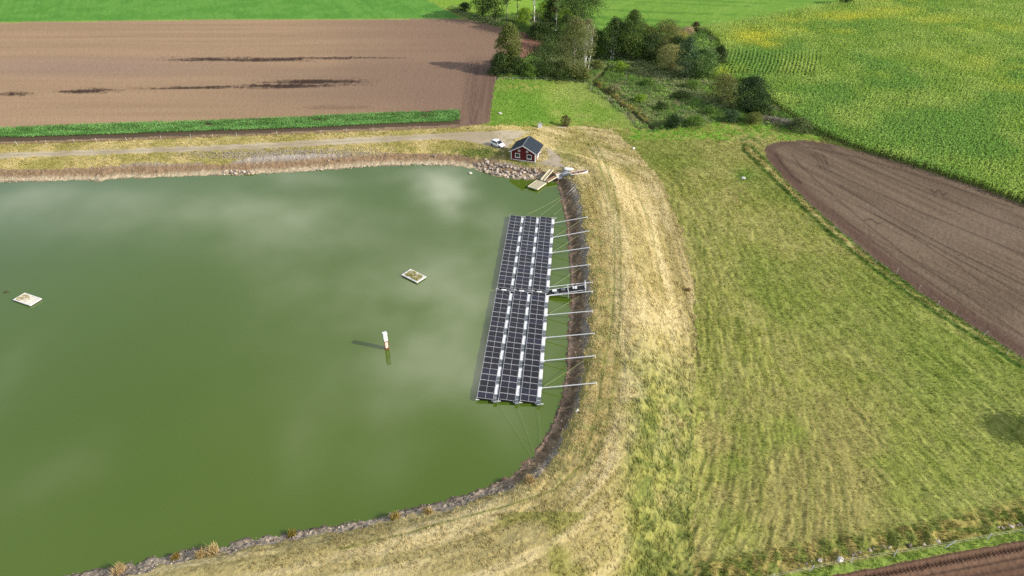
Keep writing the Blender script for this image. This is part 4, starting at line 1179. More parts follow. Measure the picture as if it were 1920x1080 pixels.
fence('pale posted wire fence at the far edge of the pasture below the trees', [(929, 152), (961.5, 151), (1004, 151.8), (1025, 151.8), (1047, 151.6), (1096, 158), (1108, 169), (1124, 178), (1140, 190), (1156, 203), (1174, 217)], [1.35, 1.2], (0.85, 0.5), 'wire fences around the fields')
fence('white posted wire fence along the left edge of the bare right-hand field', [(1563, 432), (1640, 497), (1681, 512), (1722, 543), (1757, 574), (1788, 592), (1840, 632), (1886, 665.5)], [1.3, 1.15], (0.85,), 'wire fences around the fields', {3: (.12, 0), 6: (.7, .2)})
fence('white cord fence with leaning posts in the bottom right corner', [(1340, 1110), (1448, 1087), (1516, 1072), (1596, 1056), (1676, 1043), (1768, 1028), (1850, 1012), (1919, 999), (2010, 981)], [1.35, 1.3], (0.9, 0.55), 'wire fences around the fields', {2: (.25, 0), 3: (-.12, 0), 5: (1.1, .2), 6: (.1, 0)}, M_CONC, M_WIRE, 0.06)
p = at(1012, 240)
cb = empty('utility_cabinet', p, 0.15, label='grey utility cabinet standing at the pasture edge behind the cottage', category='cabinet')
MB().box((0, 0, 0.75), (1.15, 0.55, 1.1), M_GREYBOX).build('case', cb, bevel=0.03); MB().box((0, 0, 1.36), (1.3, 0.7, 0.1), M_TARP).build('lid', cb)
MB().box((0, 0, 0.1), (1.0, 0.5, 0.5), M_STONEP).build('base', cb)
mb = MB(); mb.box((-0.28, -0.29, 0.75), (0.5, 0.03, 0.95), M_GREYBOX); d1 = mb.build('door', cb); mb = MB(); mb.box((0.28, -0.29, 0.75), (0.5, 0.03, 0.95), M_GREYBOX); mb.build('door', cb)
MB().box((-0.08, -0.32, 0.8), (0.04, 0.03, 0.14), M_BLACK).build('handle', d1)
p = at(1172, 160)
MB().tube((0, 0, -.4), (0.1, 0, 4.4), 0.10, M_BARKG, 0.06).build('dead_trunk', label='thin bare grey trunk standing in the middle of the scrub', category='dead tree').location = p

# ------------------------------------------------------------------ rocks
def rock_mesh(seed, mt):
    bm = bmesh.new(); bmesh.ops.create_icosphere(bm, subdivisions=2, radius=0.5)
    r_ = random.Random(seed); dirs = [Vector((r_.uniform(-1, 1), r_.uniform(-1, 1), r_.uniform(-1, 1))).normalized() for _ in range(9)]; lim = [r_.uniform(.28, .46) for _ in range(9)]
    for v_ in bm.verts:
        for d, l_ in zip(dirs, lim):
            q = v_.co.dot(d)
            if q > l_: v_.co -= d * (q - l_)
        v_.co *= 1 + r_.uniform(-.04, .04)
    me = bpy.data.meshes.new('boulder'); bm.to_mesh(me); bm.free(); me.materials.append(mt)
    return me
RK = [rock_mesh(k, M_ROCKS[k % 3]) for k in range(12)]
RKW = [rock_mesh(50 + k, M_ROCKS[3]) for k in range(3)]
def rocks(n, poly, smin, smax, label, group, meshes=RK, along=None):
    xs = [q[0] for q in poly]; ys = [q[1] for q in poly]; got = 0
    P = []
    while got < n:
        a, b = random.uniform(min(xs), max(xs)), random.uniform(min(ys), max(ys))
        if along is None and not pip(np.array([a]), np.array([b]), poly)[0]: continue
        if along is not None:
            t = random.random() * (len(poly) - 1); i = min(int(t), len(poly) - 2); t -= i
            a = poly[i][0] + (poly[i + 1][0] - poly[i][0]) * t + random.uniform(-1, 1) * along; b = poly[i][1] + (poly[i + 1][1] - poly[i][1]) * t + random.uniform(-.5, .5) * along
        P.append((a, b)); got += 1
    X, Yw, Z = at_many([q[0] for q in P], [q[1] for q in P])
    for k in range(n):
        s = smin + (smax - smin) * random.random() ** 2
        o = link('boulder', random.choice(meshes), None, label=label, category='boulder', group=group)
        o.location = (X[k], Yw[k], Z[k] + s * 0.18); o.scale = (s * random.uniform(.9, 1.5), s, s * random.uniform(.6, .9)); o.rotation_euler = (random.uniform(-.3, .3), random.uniform(-.3, .3), random.uniform(0, 6.3))
rocks(250, [(884, 308), (906, 303), (930, 307), (960, 312), (1000, 318), (1016, 324), (1012, 335), (985, 335.5), (955, 333), (930, 329.5), (905, 321)], 0.3, 0.95, 'pinkish boulder in the jumbled rock bank between the red cottage and the lake', 'boulders banked up below the cottage')
rocks(32, [(412, 328), (420, 320), (440, 319), (470, 322), (486, 326.5)], 0.45, 0.95, 'pale boulder in the small heap at the far waterline', 'boulders heaped at the far waterline')
rocks(45, [(556, 321.5), (600, 319), (650, 316), (690, 312.5), (760, 309.5), (830, 309.5), (884, 317)], 0.3, 0.7, 'small pale boulder along the far waterline left of the cottage', 'boulders along the far waterline', along=3)
rocks(16, [(535, 306), (590, 305), (640, 298), (730, 289), (860, 294), (930, 302)], 0.4, 0.8, 'pale boulder lying on top of the far stony bank', 'boulders on top of the far bank', along=3)
rocks(26, [(1484, 1060), (1525, 1054), (1560, 1049), (1640, 1030), (1690, 1026), (1752, 1016), (1762, 1015)], 0.28, 0.6, 'whitish field stone in the row beside the bottom right cord fence', 'field stones along the cord fence', RK + RKW[:1], along=4)
rocks(10, [(1870, 991), (1915, 984)], 0.3, 0.55, 'whitish field stone in the row beside the bottom right cord fence', 'field stones along the cord fence', RK + RKW[:1], along=4)
for (a, b, s, lb) in ((937.5, 213.5, 1.0, 'white boulder lying alone in the small green pasture'), (1393, 335, 1.0, 'white boulder lying alone in the mown meadow'), (1574, 1050, 0.8, 'largest white stone in the row beside the cord fence'),
                      (1188, 279, 0.9, 'pale stone at the upper right edge of the straw embankment'), (882, 325.5, .8, 'small boulder standing in the water off the rock bank'), (1082, 771, 0.6, 'flat tan stone at the top of the near dark bank'), (901, 329, .7, 'tiny boulder awash just off the rock bank')):
    c = at(a, b) if b != 325.5 else at(a, b, 0)
    o = link('boulder', random.choice(RKW), None, label=lb, category='boulder'); o.location = c + V(0, 0, s * .2); o.scale = (s * 1.35, s, s * .8); o.rotation_euler = (0, 0, random.uniform(0, 6))
# ------------------------------------------------------------------ vegetation that nobody could count
def sample(n, bbox, regs, jitter=True, inframe=True):
    """random world points inside a pixel box, kept where the land parcel matches"""
    xs, ys = unproj([bbox[0], bbox[2], bbox[0], bbox[2]], [bbox[1], bbox[1], bbox[3], bbox[3]])
    x = rng.uniform(min(xs), max(xs), n); y = rng.uniform(min(ys), max(ys), n)
    px, py = proj(x, y, 0 * x)
    k = (px > bbox[0] - 60) & (px < bbox[2] + 60) & (py > bbox[1] - 30) & (py < bbox[3] + 40)
    x, y = x[k], y[k]
    d = shore_dist(x, y); z = terrain_d(x, y, d)
    r, px, py, sc = classify(x, y, z, d, jitter)
    k = np.isin(r, regs)
    if inframe: k &= (px > -120) & (px < 2040) & (py > -60) & (py < 1140)
    x, y, z, d, r, px, py = (q[k] for q in (x, y, z, d, r, px, py))
    z = z + relief(x, y, d, r, px, py)
    return x, y, z, d, r, px, py


# long dry grass on the embankment and the verges
x, y, z, d, r, px, py = sample(190000, (-60, 225, 1330, 1090), [R_DIKE])
thin = (dline(px, py, [(1120, 300), (1138, 350), (1150, 400), (1153, 470), (1152, 540), (1148, 590), (1143, 640), (1130, 690), (1122, 760), (1108, 820), (1088, 872), (1040, 918), (960, 946), (860, 972)]) > 2.2)
thin &= (rng.random(len(x)) < np.where(py < 330, 0.75, 1.0)) & (fbm(x / 2.2, y / 2.2, 71, 2) > 0.30)
x, y, z, d, r, px, py = (q[thin] for q in (x, y, z, d, r, px, py))
c = colour(x, y, d, r, px, py) * 1.28
wa = fbm(x / 3.0, y / 3.0, 72, 2) * 7
rr_ = np.hypot(x + 35, y - 92) + 1e-6; comb = np.c_[-(y - 92) / rr_ * 1.2 + .45 * np.cos(wa), (x + 35) / rr_ * 1.2 + .45 * np.sin(wa)]
tus = ss(1140, 1210, px) * ss(540, 740, py)
ln_ = 0.24 + 0.22 * fbm(x / 1.5, y / 1.5, 73, 2) + 0.26 * tus
link('dry_grass', blades(np.c_[x, y, z], ln_, np.clip(0.06 + 0.0009 * y, .1, .3), 5, None, 0.9, comb, c, 'dry_grass'), kind='stuff')

# shorter grass of the mown meadow and the pasture
x, y, z, d, r, px, py = sample(330000, (1150, 140, 2000, 1090), [R_MEADOW])
k = (fbm(x / 1.4, y / 1.4, 74, 2) > 0.30)
x, y, z, d, r, px, py = (q[k] for q in (x, y, z, d, r, px, py))
c = colour(x, y, d, r, px, py) * 1.15
va = py - (1003 + (1920 - px) * 0.186)
hi = ss(-70, -45, va) + (dline(px, py, [(1400, 278), (1475, 350), (1545, 418), (1635, 492), (1716, 553), (1816, 617), (1920, 682)]) < 9)
wa = fbm(x / 2.0, y / 2.0, 75, 2) * 7
comb = np.c_[0.4 * np.cos(wa), 0.4 * np.sin(wa)]
c = c * rng.uniform(.72, 1.28, (len(c), 1)); pk_ = rng.random(len(c)) < .10; c[pk_] = np.clip(c[pk_] * 1.35 + .02, 0, .6)
link('meadow_grass', blades(np.c_[x, y, z], 0.12 + 0.14 * rng.random(len(x)) + 0.30 * np.clip(hi, 0, 1), np.clip(0.05 + 0.0008 * y, .09, .26), 3, None, 0.9, comb, c, 'meadow_grass'), kind='stuff')
x, y, z, d, r, px, py = sample(60000, (900, 140, 1220, 250), [R_PAST])
c = colour(x, y, d, r, px, py) * 1.35
link('pasture_grass', blades(np.c_[x, y, z], 0.17, 0.2, 3, None, 0.9, None, c, 'pasture_grass'), kind='stuff')


def stones(x, y, z, s, c, name):
    n = len(x)
    base = np.array([(1, 0, 0), (-1, 0, 0), (0, 1, 0), (0, -1, 0), (0, 0, 1), (0, 0, -.6)], float)
    v = base[None] * rng.uniform(0.6, 1.2, (n, 6, 1)) + rng.normal(0, .18, (n, 6, 3))
    a = rng.uniform(0, 6.28, n); ca, sa = np.cos(a)[:, None], np.sin(a)[:, None]
    vx = v[..., 0] * ca - v[..., 1] * sa; vy = v[..., 0] * sa + v[..., 1] * ca
    v = np.stack([vx, vy, v[..., 2] * .8], -1) * s[:, None, None] * 0.5 + np.stack([x, y, z], -1)[:, None]
    tri = np.array([(0, 2, 4), (2, 1, 4), (1, 3, 4), (3, 0, 4), (2, 0, 5), (1, 2, 5), (3, 1, 5), (0, 3, 5)])
    f = (tri[None] + (np.arange(n) * 6)[:, None, None]).reshape(-1, 3)
    return np_mesh(name, v.reshape(-1, 3), [f], M_PEB, np.repeat(c, 6, 0))


M_PEB = land_mat('pebbles', 6, 0.8, 1.2, 0.02, 14)
x, y, z, d, r, px, py = sample(60000, (-60, 270, 1130, 1090), [R_BANK])
k = (d > -0.35) & (rng.random(len(x)) < np.where(py < 345, 0.6, 1.0))
x, y, z, d, r, px, py = (q[k] for q in (x, y, z, d, r, px, py))
c = colour(x, y, d, r, px, py) * rng.uniform(0.6, 1.5, (len(x), 1))
pale = rng.random(len(x)) < np.where(py > 870, 0.3, 0.18)
c[pale] = alb(196, 178, 160) * rng.uniform(.8, 1.2, (pale.sum(), 1))
link('rubble', stones(x, y, z, rng.uniform(0.14, 0.42, len(x)) ** 1.0 * np.where(py < 345, 1.25, 1.0), np.clip(c, 0, .8), 'rubble'), kind='stuff')
x, y, z, d, r, px, py = sample(26000, (330, 270, 740, 310), [R_DIKE])
k = np.exp(-(((px - 560) / 150) ** 2 + ((py - 290) / 8) ** 2)) > rng.random(len(x))
x, y, z = x[k], y[k], z[k]
link('rubble', stones(x, y, z, rng.uniform(.2, .5, len(x)), alb(180, 168, 152) * rng.uniform(.6, 1.2, (len(x), 1)), 'rubble'), kind='stuff')
x, y, z, d, r, px, py = sample(26000, (1420, 255, 2000, 690), [R_BROWN])
link('soil_clods', stones(x, y, z - .03, rng.uniform(.10, .3, len(x)), colour(x, y, d, r, px, py) * rng.uniform(.75, 1.15, (len(x), 1)), 'soil_clods'), kind='stuff')


LEAFK = 2.1


def alb(r_, g_, b_): return lin((r_, g_, b_)) * KALB * LEAFK      # leaves, before their own mutual shade


# ---- maize
def maize(x, y, z, c, h, ang, name):
    n = len(x); K = 5
    X = np.repeat(x, K); Y = np.repeat(y, K); Z = np.repeat(z, K); H = np.repeat(h, K)
    t = np.tile(np.linspace(0.38, 0.98, K), n) * rng.uniform(.85, 1.1, n * K)
    side = np.tile(np.arange(K) % 2, n) * np.pi
    a = np.repeat(ang, K) + side + rng.normal(0, .7, n * K)
    Lf = rng.uniform(.55, .95, n * K); wd = rng.uniform(.10, .17, n * K)
    up = rng.uniform(.15, .5, n * K); dr = rng.uniform(-.1, .35, n * K)
    dx, dy = np.cos(a), np.sin(a); qx, qy = -dy * wd, dx * wd
    b = np.c_[X, Y, Z + H * t]
    mid = b + np.c_[dx * Lf * .5, dy * Lf * .5, up * Lf]
    tip = b + np.c_[dx * Lf, dy * Lf, (up - dr) * Lf]
    w3 = np.c_[qx, qy, 0 * qx]
    v = np.stack([b - w3 * .5, b + w3 * .5, mid + w3, mid - w3, tip], 1).reshape(-1, 3)
    o = np.arange(n * K) * 5
    q4 = np.stack([o, o + 1, o + 2, o + 3], -1); t3 = np.stack([o + 3, o + 2, o + 4], -1)
    cc_ = np.repeat(np.repeat(c, K, 0) * rng.uniform(.75, 1.25, (n * K, 1)), 5, 0)
    # stalk and tassel
    a2 = rng.uniform(0, 3.14, n); s = np.c_[np.cos(a2), np.sin(a2), 0 * a2] * .05
    p0 = np.c_[x, y, z]; p1 = np.c_[x, y, z + h * 1.12]
    vs_ = np.stack([p0 - s, p0 + s, p1], 1).reshape(-1, 3); o2 = len(v) + np.arange(n) * 3
    t4 = np.stack([o2, o2 + 1, o2 + 2], -1)
    cs = np.repeat(c * .9 + np.array([.03, .02, 0]), 3, 0)
    return np_mesh(name, np.r_[v, vs_], [q4, np.r_[t3, t4]], M_LEAF, np.clip(np.r_[cc_, cs], 0, .8))


xs, ys = unproj([1316, 2040, 2040, 1316], [-30, -30, 400, 400])
e0 = np.array(unproj(1437, 190)); e1 = np.array(unproj(1920, 390)); ev = (e1 - e0) / np.linalg.norm(e1 - e0); en = np.array([-ev[1], ev[0]])
ua = np.arange(-140, 330, 0.62); va_ = np.arange(-5, 280, 0.95)
U, Vv = np.meshgrid(ua, va_); U = U + rng.normal(0, .2, U.shape); Vv = Vv + rng.normal(0, .10, Vv.shape)
x = (e0[0] + U * ev[0] + Vv * en[0]).ravel(); y = (e0[1] + U * ev[1] + Vv * en[1]).ravel()
px, py = proj(x, y, 0 * x + 1)
HEADL = [(1362, 88), (1545, 92), (1532, 131), (1345, 131), (1362, 120)]
k = (px > 1290) & (px < 2010) & (py > -30) & (py < 420) & ~pip(px, py, HEADL)
x, y = x[k], y[k]
# headland rows drilled across
gxr, gyr = unproj(np.array([1340, 1560]), np.array([132, 86]))
rx = np.arange(float(gxr.min()) - 5, float(unproj(1560, 131)[0]) + 12, 1.35); ry = np.arange(float(unproj(960, 134)[1]), float(unproj(960, 84)[1]), 0.36)
RX, RY = np.meshgrid(rx, ry)
RX = RX + 1.6 * np.sin((RY - RY.min()) / 13) + (RY - RY.min()) * 0.33 + rng.normal(0, .09, RX.shape)
hx, hy = RX.ravel(), RY.ravel()
px, py = proj(hx, hy, 0 * hx + 1); k = pip(px, py, HEADL)
x = np.r_[x, hx[k]]; y = np.r_[y, hy[k]]
d = shore_dist(x, y); z = terrain_d(x, y, d); r, px, py, sc = classify(x, y, z, d, False)
k = (r == R_CORN); x, y, z, px, py = (q[k] for q in (x, y, z, px, py))
f2 = fbm(x / 7, y / 7, 81, 3); f3 = fbm(x / 26, y / 26, 82, 3)
c = 1.03 * mix(alb(132, 160, 66), alb(150, 172, 82), ss(.35, .65, f2)); c = mix(c, alb(108, 150, 64), ss(.5, .68, f3) * .75)
yel = np.zeros(len(x))
for (ex, ey, rx_, ry_, wq) in ((1415, 75, 48, 16, 1.0), (1435, 90, 30, 9, .9), (1500, 62, 50, 10, .45), (1590, 38, 75, 9, .85), (1490, 45, 40, 6, .5), (1670, 28, 60, 8, .6), (1760, 45, 70, 12, .45), (1850, 60, 80, 12, .4), (1700, 10, 80, 6, .4), (1575, 68, 35, 6, .5), (1905, 155, 45, 25, .6), (1830, 125, 60, 20, .3), (1740, 110, 40, 12, .25), (1650, 150, 25, 8, .3), (1360, 140, 35, 10, .5)):
    yel = np.maximum(yel, wq * np.exp(-((px - ex) / rx_) ** 2 - ((py - ey) / ry_) ** 2))
yel = np.clip(yel * ss(.3, .6, f2 + .1) * 1.0, 0, 1)
c = mix(c, alb(196, 194, 62), yel * (0.7 + .3 * rng.random(len(x))))
h = 1.9 + .5 * f2 + rng.normal(0, .1, len(x)) - .3 * yel
link('maize_crop', maize(x, y, z, c, h, np.full(len(x), math.atan2(en[1], en[0])), 'maize_crop'), kind='stuff')


# ---- leafy row crop (bushy plants in rows)
def leafballs(x, y, z, rad, K, lsz, c, name, flat=.8, jit=.25, outb=.9):
    n = len(x); m_ = n * K
    dirs = rng.normal(0, 1, (m_, 3)); dirs[:, 2] = np.abs(dirs[:, 2]) * .9 - .15; dirs /= np.linalg.norm(dirs, axis=1)[:, None]
    R = np.repeat(rad, K)[:, None]
    p = np.c_[np.repeat(x, K), np.repeat(y, K), np.repeat(z, K)] + dirs * R * rng.uniform(.55, 1.08, (m_, 1)) * [1, 1, flat]
    nrm = dirs * outb + rng.normal(0, .45, (m_, 3)); nrm /= np.linalg.norm(nrm, axis=1)[:, None]
    t1 = np.cross(nrm, rng.normal(0, 1, (m_, 3))); t1 /= np.linalg.norm(t1, axis=1)[:, None] + 1e-6
    t2 = np.cross(nrm, t1)
    s = (np.repeat(lsz, K) if np.ndim(lsz) else np.full(m_, lsz)) * rng.uniform(.6, 1.3, m_)
    s = s[:, None] * .5
    v = np.stack([p - t1 * s, p + t2 * s * .62, p + t1 * s, p - t2 * s * .62], 1).reshape(-1, 3)
    f = np.arange(m_ * 4).reshape(-1, 4)
    cc_ = np.repeat(np.repeat(c, K, 0) * rng.uniform(1 - jit, 1 + jit, (m_, 1)), 4, 0)
    return np_mesh(name, v, [f], M_LEAF, np.clip(cc_, 0, .8))


p0 = np.array(unproj(0, 263)); p1 = np.array(unproj(862, 231)); pv = (p1 - p0) / np.linalg.norm(p1 - p0); pn = np.array([-pv[1], pv[0]])
U, Vv = np.meshgrid(np.arange(-25, 170, .38), np.arange(-3, 22, .78)); U = U + rng.normal(0, .1, U.shape); Vv = Vv + rng.normal(0, .07, U.shape)
x = (p0[0] + U * pv[0] + Vv * pn[0]).ravel(); y = (p0[1] + U * pv[1] + Vv * pn[1]).ravel()
d = shore_dist(x, y); z = terrain_d(x, y, d); r, px, py, sc = classify(x, y, z, d, False)
f2 = fbm(x / 5, y / 2, 85, 2)
k = (r == R_POT) & (f2 > .18) & (px > -60); x, y, z, f2 = x[k], y[k], z[k], f2[k]
c = mix(alb(84, 130, 62), alb(112, 158, 84), ss(.3, .65, f2))
link('leafy_crop', leafballs(x, y, z + .28, rng.uniform(.34, .54, len(x)) * (.8 + .4 * f2), 14, .26, c, 'leafy_crop'), kind='stuff')

# ---- undergrowth of the scrub
x, y, z, d, r, px, py = sample(34000, (830, 5, 1560, 255), [R_SCRUB])
f2 = fbm(x / 4, y / 4, 86, 3); f3 = fbm(x / 11, y / 11, 87, 2)
ditch = dline(px, py, [(1140, 124), (1129, 137), (1112, 151), (1115, 160), (1129, 170), (1149, 182), (1163, 197), (1186, 209), (1203, 226), (1224, 240)])
och = dline(px, py, [(1121, 158), (1136, 168), (1156, 180), (1170, 194), (1193, 206), (1212, 224)])
k = (ditch > 1.6 + 2.4 * f3) & (f2 > .27)
x, y, z, px, py, f2, f3, och = (q[k] for q in (x, y, z, px, py, f2, f3, och))
c = mix(alb(84, 118, 50), alb(118, 148, 64), ss(.35, .65, f2)); c = mix(c, alb(124, 126, 94), ss(.5, .66, f3) * .8); c = mix(c, alb(56, 84, 38), ss(.5, .38, f3) * .6)
c = mix(c, alb(140, 118, 60), np.exp(-(och / 5) ** 2) * .65 * (rng.random(len(x)) < .7))
gz = np.exp(-(((px - 1170) / 55) ** 2 + ((py - 185) / 22) ** 2)) * (rng.random(len(x)) < .5)
c = mix(c, alb(140, 132, 108), gz * .8) * 1.25
rad = rng.uniform(.35, .85, len(x)) * (.6 + .8 * f2)
link('undergrowth', leafballs(x, y, z + .25, rad, 12, .34, c, 'undergrowth', .8), kind='stuff')


# ------------------------------------------------------------------ trees and bushes
def limb_tubes(paths, m):
    mb = MB()
    for pts_, ra, rb in paths:
        n = len(pts_) - 1
        for i in range(n):
            a = ra + (rb - ra) * i / n; b = ra + (rb - ra) * (i + 1) / n
            mb.tube(pts_[i], pts_[i + 1], a, m, b, n=7)
    return mb


PROF = {'round': lambda t: np.sqrt(np.clip(1 - (2 * t - 1) ** 2, 0, 1)), 'oval': lambda t: np.clip(np.sin(np.pi * np.clip(t, 0, 1) ** .8), 0, 1) ** .7, 'column': lambda t: np.clip(np.minimum(1, t * 4 + .35) * np.minimum(1, (1 - t) * 3.0 + .12), 0, 1),
        'cone': lambda t: np.clip(1.08 - t, 0.05, 1) * np.minimum(1, t * 6 + .5), 'shrub': lambda t: np.clip(np.cos(t * 1.45), 0, 1) ** .6}


def tree(name, label, cat, px, py, h, w, base, prof, cols, trunk=M_BARK, nb=70, K=60, lsz=.46, stems=1, tr=.22, group=None, dens=1.0, lean=0.0, blob=.2, sink=0.0):
    p = at(px, py); p.z -= .1
    nb = int(nb * 1.25)
    root = empty(name, p, 0, label=label, category=cat)
    if group: root['group'] = group
    g = np.random.default_rng(int(px * 7 + py * 13))
    t = g.random(nb) ** .9
    w = w * 1.18
    R = PROF[prof](t) * w / 2
    a = g.uniform(0, 2 * np.pi, nb); q = np.sqrt(g.uniform(.12, 1, nb))
    lob = 1 + .22 * np.sin(3 * a + g.uniform(0, 6)) * np.cos(5 * t + g.uniform(0, 6))
    cx = np.cos(a) * R * q * lob * .86; cy = np.sin(a) * R * q * lob * .86; cz = h * (base + (1 - base) * (t * .93 + .02))
    cx = cx + lean * cz
    pal = np.array(cols); ci = g.random(nb)[:, None]; c = pal[0] * (1 - ci) + pal[1] * ci
    if len(pal) > 2:
        kk = g.random(nb) < .25; c[kk] = pal[2]
    rad = g.uniform(.65, 1.25, nb) * w * blob * 1.15 * np.clip(.55 + .6 * PROF[prof](t), .4, 1.1)
    crown = leafballs(cx, cy, cz, rad, int(K * dens), lsz, c, 'crown', .85, .25, 1.0)
    link('crown' if trunk is not None and h > 3.0 else 'foliage', crown, root)
    paths = []
    for s in range(stems):
        off = (s - (stems - 1) / 2) * tr * 3.2 + (g.uniform(-.3, .3) if stems > 1 else 0)
        top = h * (.86 if stems == 1 else g.uniform(.7, .9)); oy = g.uniform(-.4, .4) if stems > 1 else 0
        pts_ = [Vector((off, oy, -.4))] + [Vector((off * (1 + 1.4 * f) + g.uniform(-.14, .14) + lean * top * f, oy + g.uniform(-.14, .14), top * f)) for f in (.15, .35, .55, .75, 1.0)]
        paths.append((pts_, tr, tr * .2))
        for kx in range(5 if h > 5 else 2):
            i = int(g.integers(0, nb)); f = min(.75, max(base * .7, cz[i] / h - .25)); st_ = Vector((off * (1 + 1.4 * f) + lean * h * f, oy, top * f))
            en_ = Vector((cx[i], cy[i], cz[i])); md = st_.lerp(en_, .5) + Vector((0, 0, .25))
            paths.append(([st_, md, en_], tr * .4, tr * .08))
    limb_tubes(paths, trunk or M_BARK).build('trunk' if trunk is not None and h > 3.0 else 'stem', root, smooth=True)
    return root


crop_alb = alb


def alb(r_, g_, b_): return crop_alb(r_, g_, b_) * 0.95


OLIVE = [alb(92, 100, 46), alb(112, 116, 56), alb(74, 84, 40)]
DARK = [alb(58, 76, 36), alb(76, 94, 42), alb(46, 62, 32)]
GREY = [alb(116, 118, 78), alb(98, 104, 62), alb(132, 130, 92)]
BLUE = [alb(62, 84, 54), alb(80, 104, 64), alb(50, 70, 44)]
BRIGHT = [alb(116, 146, 44), alb(136, 160, 54), alb(96, 126, 42)]
MID = [alb(84, 112, 46), alb(104, 130, 54), alb(70, 96, 40)]
BROWN_ = [alb(96, 104, 52), alb(84, 94, 46), alb(112, 108, 58)]
NIGHT = [alb(40, 60, 30), alb(54, 76, 36), alb(34, 50, 26)]
GT = 'trees of the grove behind the pasture'
T = tree
T('broadleaf_tree', 'upright olive-green columnar tree at the left end of the grove', 'tree', 955, 134, 16.0, 7.0, .05, 'column', [alb(86, 98, 44), alb(104, 112, 52), alb(70, 82, 38)], M_BARK, 130, 62, .46, group=GT)
T('broadleaf_tree', 'broad dark green tree just right of the olive columnar tree', 'tree', 1020, 146, 13.5, 9.0, .03, 'round', DARK + [alb(120, 90, 48)], M_BARK, 110, 48, .42, group=GT)
T('broadleaf_tree', 'tall grey-green tree in the front middle of the grove', 'tree', 1074, 149, 21.0, 10.0, .04, 'oval', [alb(98, 104, 58), alb(84, 94, 48), alb(114, 116, 70)], M_BARKG, 150, 48, .40, group=GT)
T('birch_tree', 'sparse grey-leaved birches with several thin white stems, front right of grove', 'tree', 1098, 134, 18.0, 6.0, .30, 'oval', GREY, M_BIRCH, 70, 30, .36, 4, .13, GT)
T('broadleaf_tree', 'tallest tree at the top edge, dark crown lit on its right', 'tree', 1090, 78, 27.0, 13.5, .22, 'oval', DARK + [alb(112, 116, 60)], M_BARK, 170, 46, .48, group=GT)
T('broadleaf_tree', 'dark crown leaning leftmost over the green strip at the top edge', 'tree', 929, 41, 17.5, 10.5, .10, 'round', DARK, M_BARK, 90, 42, .5, group=GT, lean=-.03)
T('broadleaf_tree', 'tree with a thin grey stem, second from left at the top edge', 'tree', 951, 41, 20.0, 9.0, .34, 'oval', DARK, M_BARKG, 80, 42, .5, group=GT)
T('broadleaf_tree', 'tree with dark crown and pale stem, third from left at the top edge', 'tree', 970, 37, 21.0, 9.0, .36, 'oval', DARK, M_BARKG, 80, 42, .5, 1, .2, GT)
T('birch_tree', 'birch with one clean bright white trunk at the top edge', 'tree', 1002, 42, 22.0, 8.0, .38, 'oval', OLIVE, M_BIRCH, 60, 38, .46, 1, .26, GT)
T('spruce_tree', 'narrow dark conifer at the top edge right of the white-trunked birch', 'tree', 1032, 62, 21.0, 5.5, .10, 'cone', NIGHT, M_BARK, 100, 44, .42, group=GT)
T('birch_tree', 'birch with a white lower stem between conifer and tallest tree', 'tree', 1042, 66, 21.0, 7.0, .38, 'oval', OLIVE, M_BIRCH, 60, 38, .46, 1, .2, GT)
T('broadleaf_tree', 'yellow-green tree glowing below the tall crowns at the top edge', 'tree', 1022, 40, 8.0, 6.5, .05, 'round', BRIGHT, M_BARK, 60, 40, .45, group=GT)
T('broadleaf_tree', 'lower yellow-green tree beside the white-trunked birch', 'tree', 985, 46, 6.5, 6.0, .05, 'round', BRIGHT, M_BARK, 50, 40, .45, group=GT)
T('broadleaf_tree', 'yellow-green tree between the conifer and the tall grey-green tree', 'tree', 1058, 62, 9.0, 6.5, .05, 'round', BRIGHT, M_BARK, 60, 40, .45, group=GT)
T('broadleaf_tree', 'dark tree with two pale stems, left of the pointed dark tree', 'tree', 1148, 112, 15.0, 8.0, .10, 'oval', DARK, M_BIRCH, 110, 46, .42, 2, .14, GT)
T('broadleaf_tree', 'pointed dark green tree right of the one with two pale stems', 'tree', 1182, 113, 17.5, 9.0, .06, 'oval', [alb(70, 92, 38), alb(92, 112, 44), alb(54, 74, 34)], M_BARK, 130, 46, .44, group=GT)
T('broadleaf_tree', 'dull brownish-olive tree right of the pointed dark tree', 'tree', 1246, 106, 13.0, 9.5, .08, 'round', [alb(104, 108, 58), alb(88, 98, 48), alb(118, 114, 66)], M_BARK, 110, 46, .42, group=GT)
T('broadleaf_tree', 'low dark tree between the pointed dark tree and brownish-olive tree', 'tree', 1218, 114, 9.5, 7.5, .04, 'round', DARK, M_BARK, 80, 46, .42, group=GT)
T('willow_bush', 'pale grey-green willow bush in front of the brownish-olive tree', 'bush', 1254, 131, 8.5, 8.0, .04, 'round', [alb(140, 140, 86), alb(122, 126, 72), alb(154, 150, 98)], M_BARKG, 90, 44, .36, 3, .1, GT)
T('broadleaf_tree', 'narrow dark blue-green tree by the left corner of the maize', 'tree', 1283, 147, 14.0, 5.6, .03, 'column', BLUE, M_BARK, 90, 46, .42, group=GT)
T('broadleaf_tree', 'rounded mid-green tree right of the narrow blue-green tree', 'tree', 1316, 145, 9.5, 8.0, .03, 'round', [alb(80, 106, 56), alb(98, 122, 64), alb(66, 90, 48)], M_BARK, 100, 46, .42, group=GT)
T('broadleaf_tree', 'small dark tree hard against the maize edge', 'tree', 1347, 128, 8.0, 4.5, .04, 'oval', DARK, M_BARK, 60, 44, .4, group=GT)
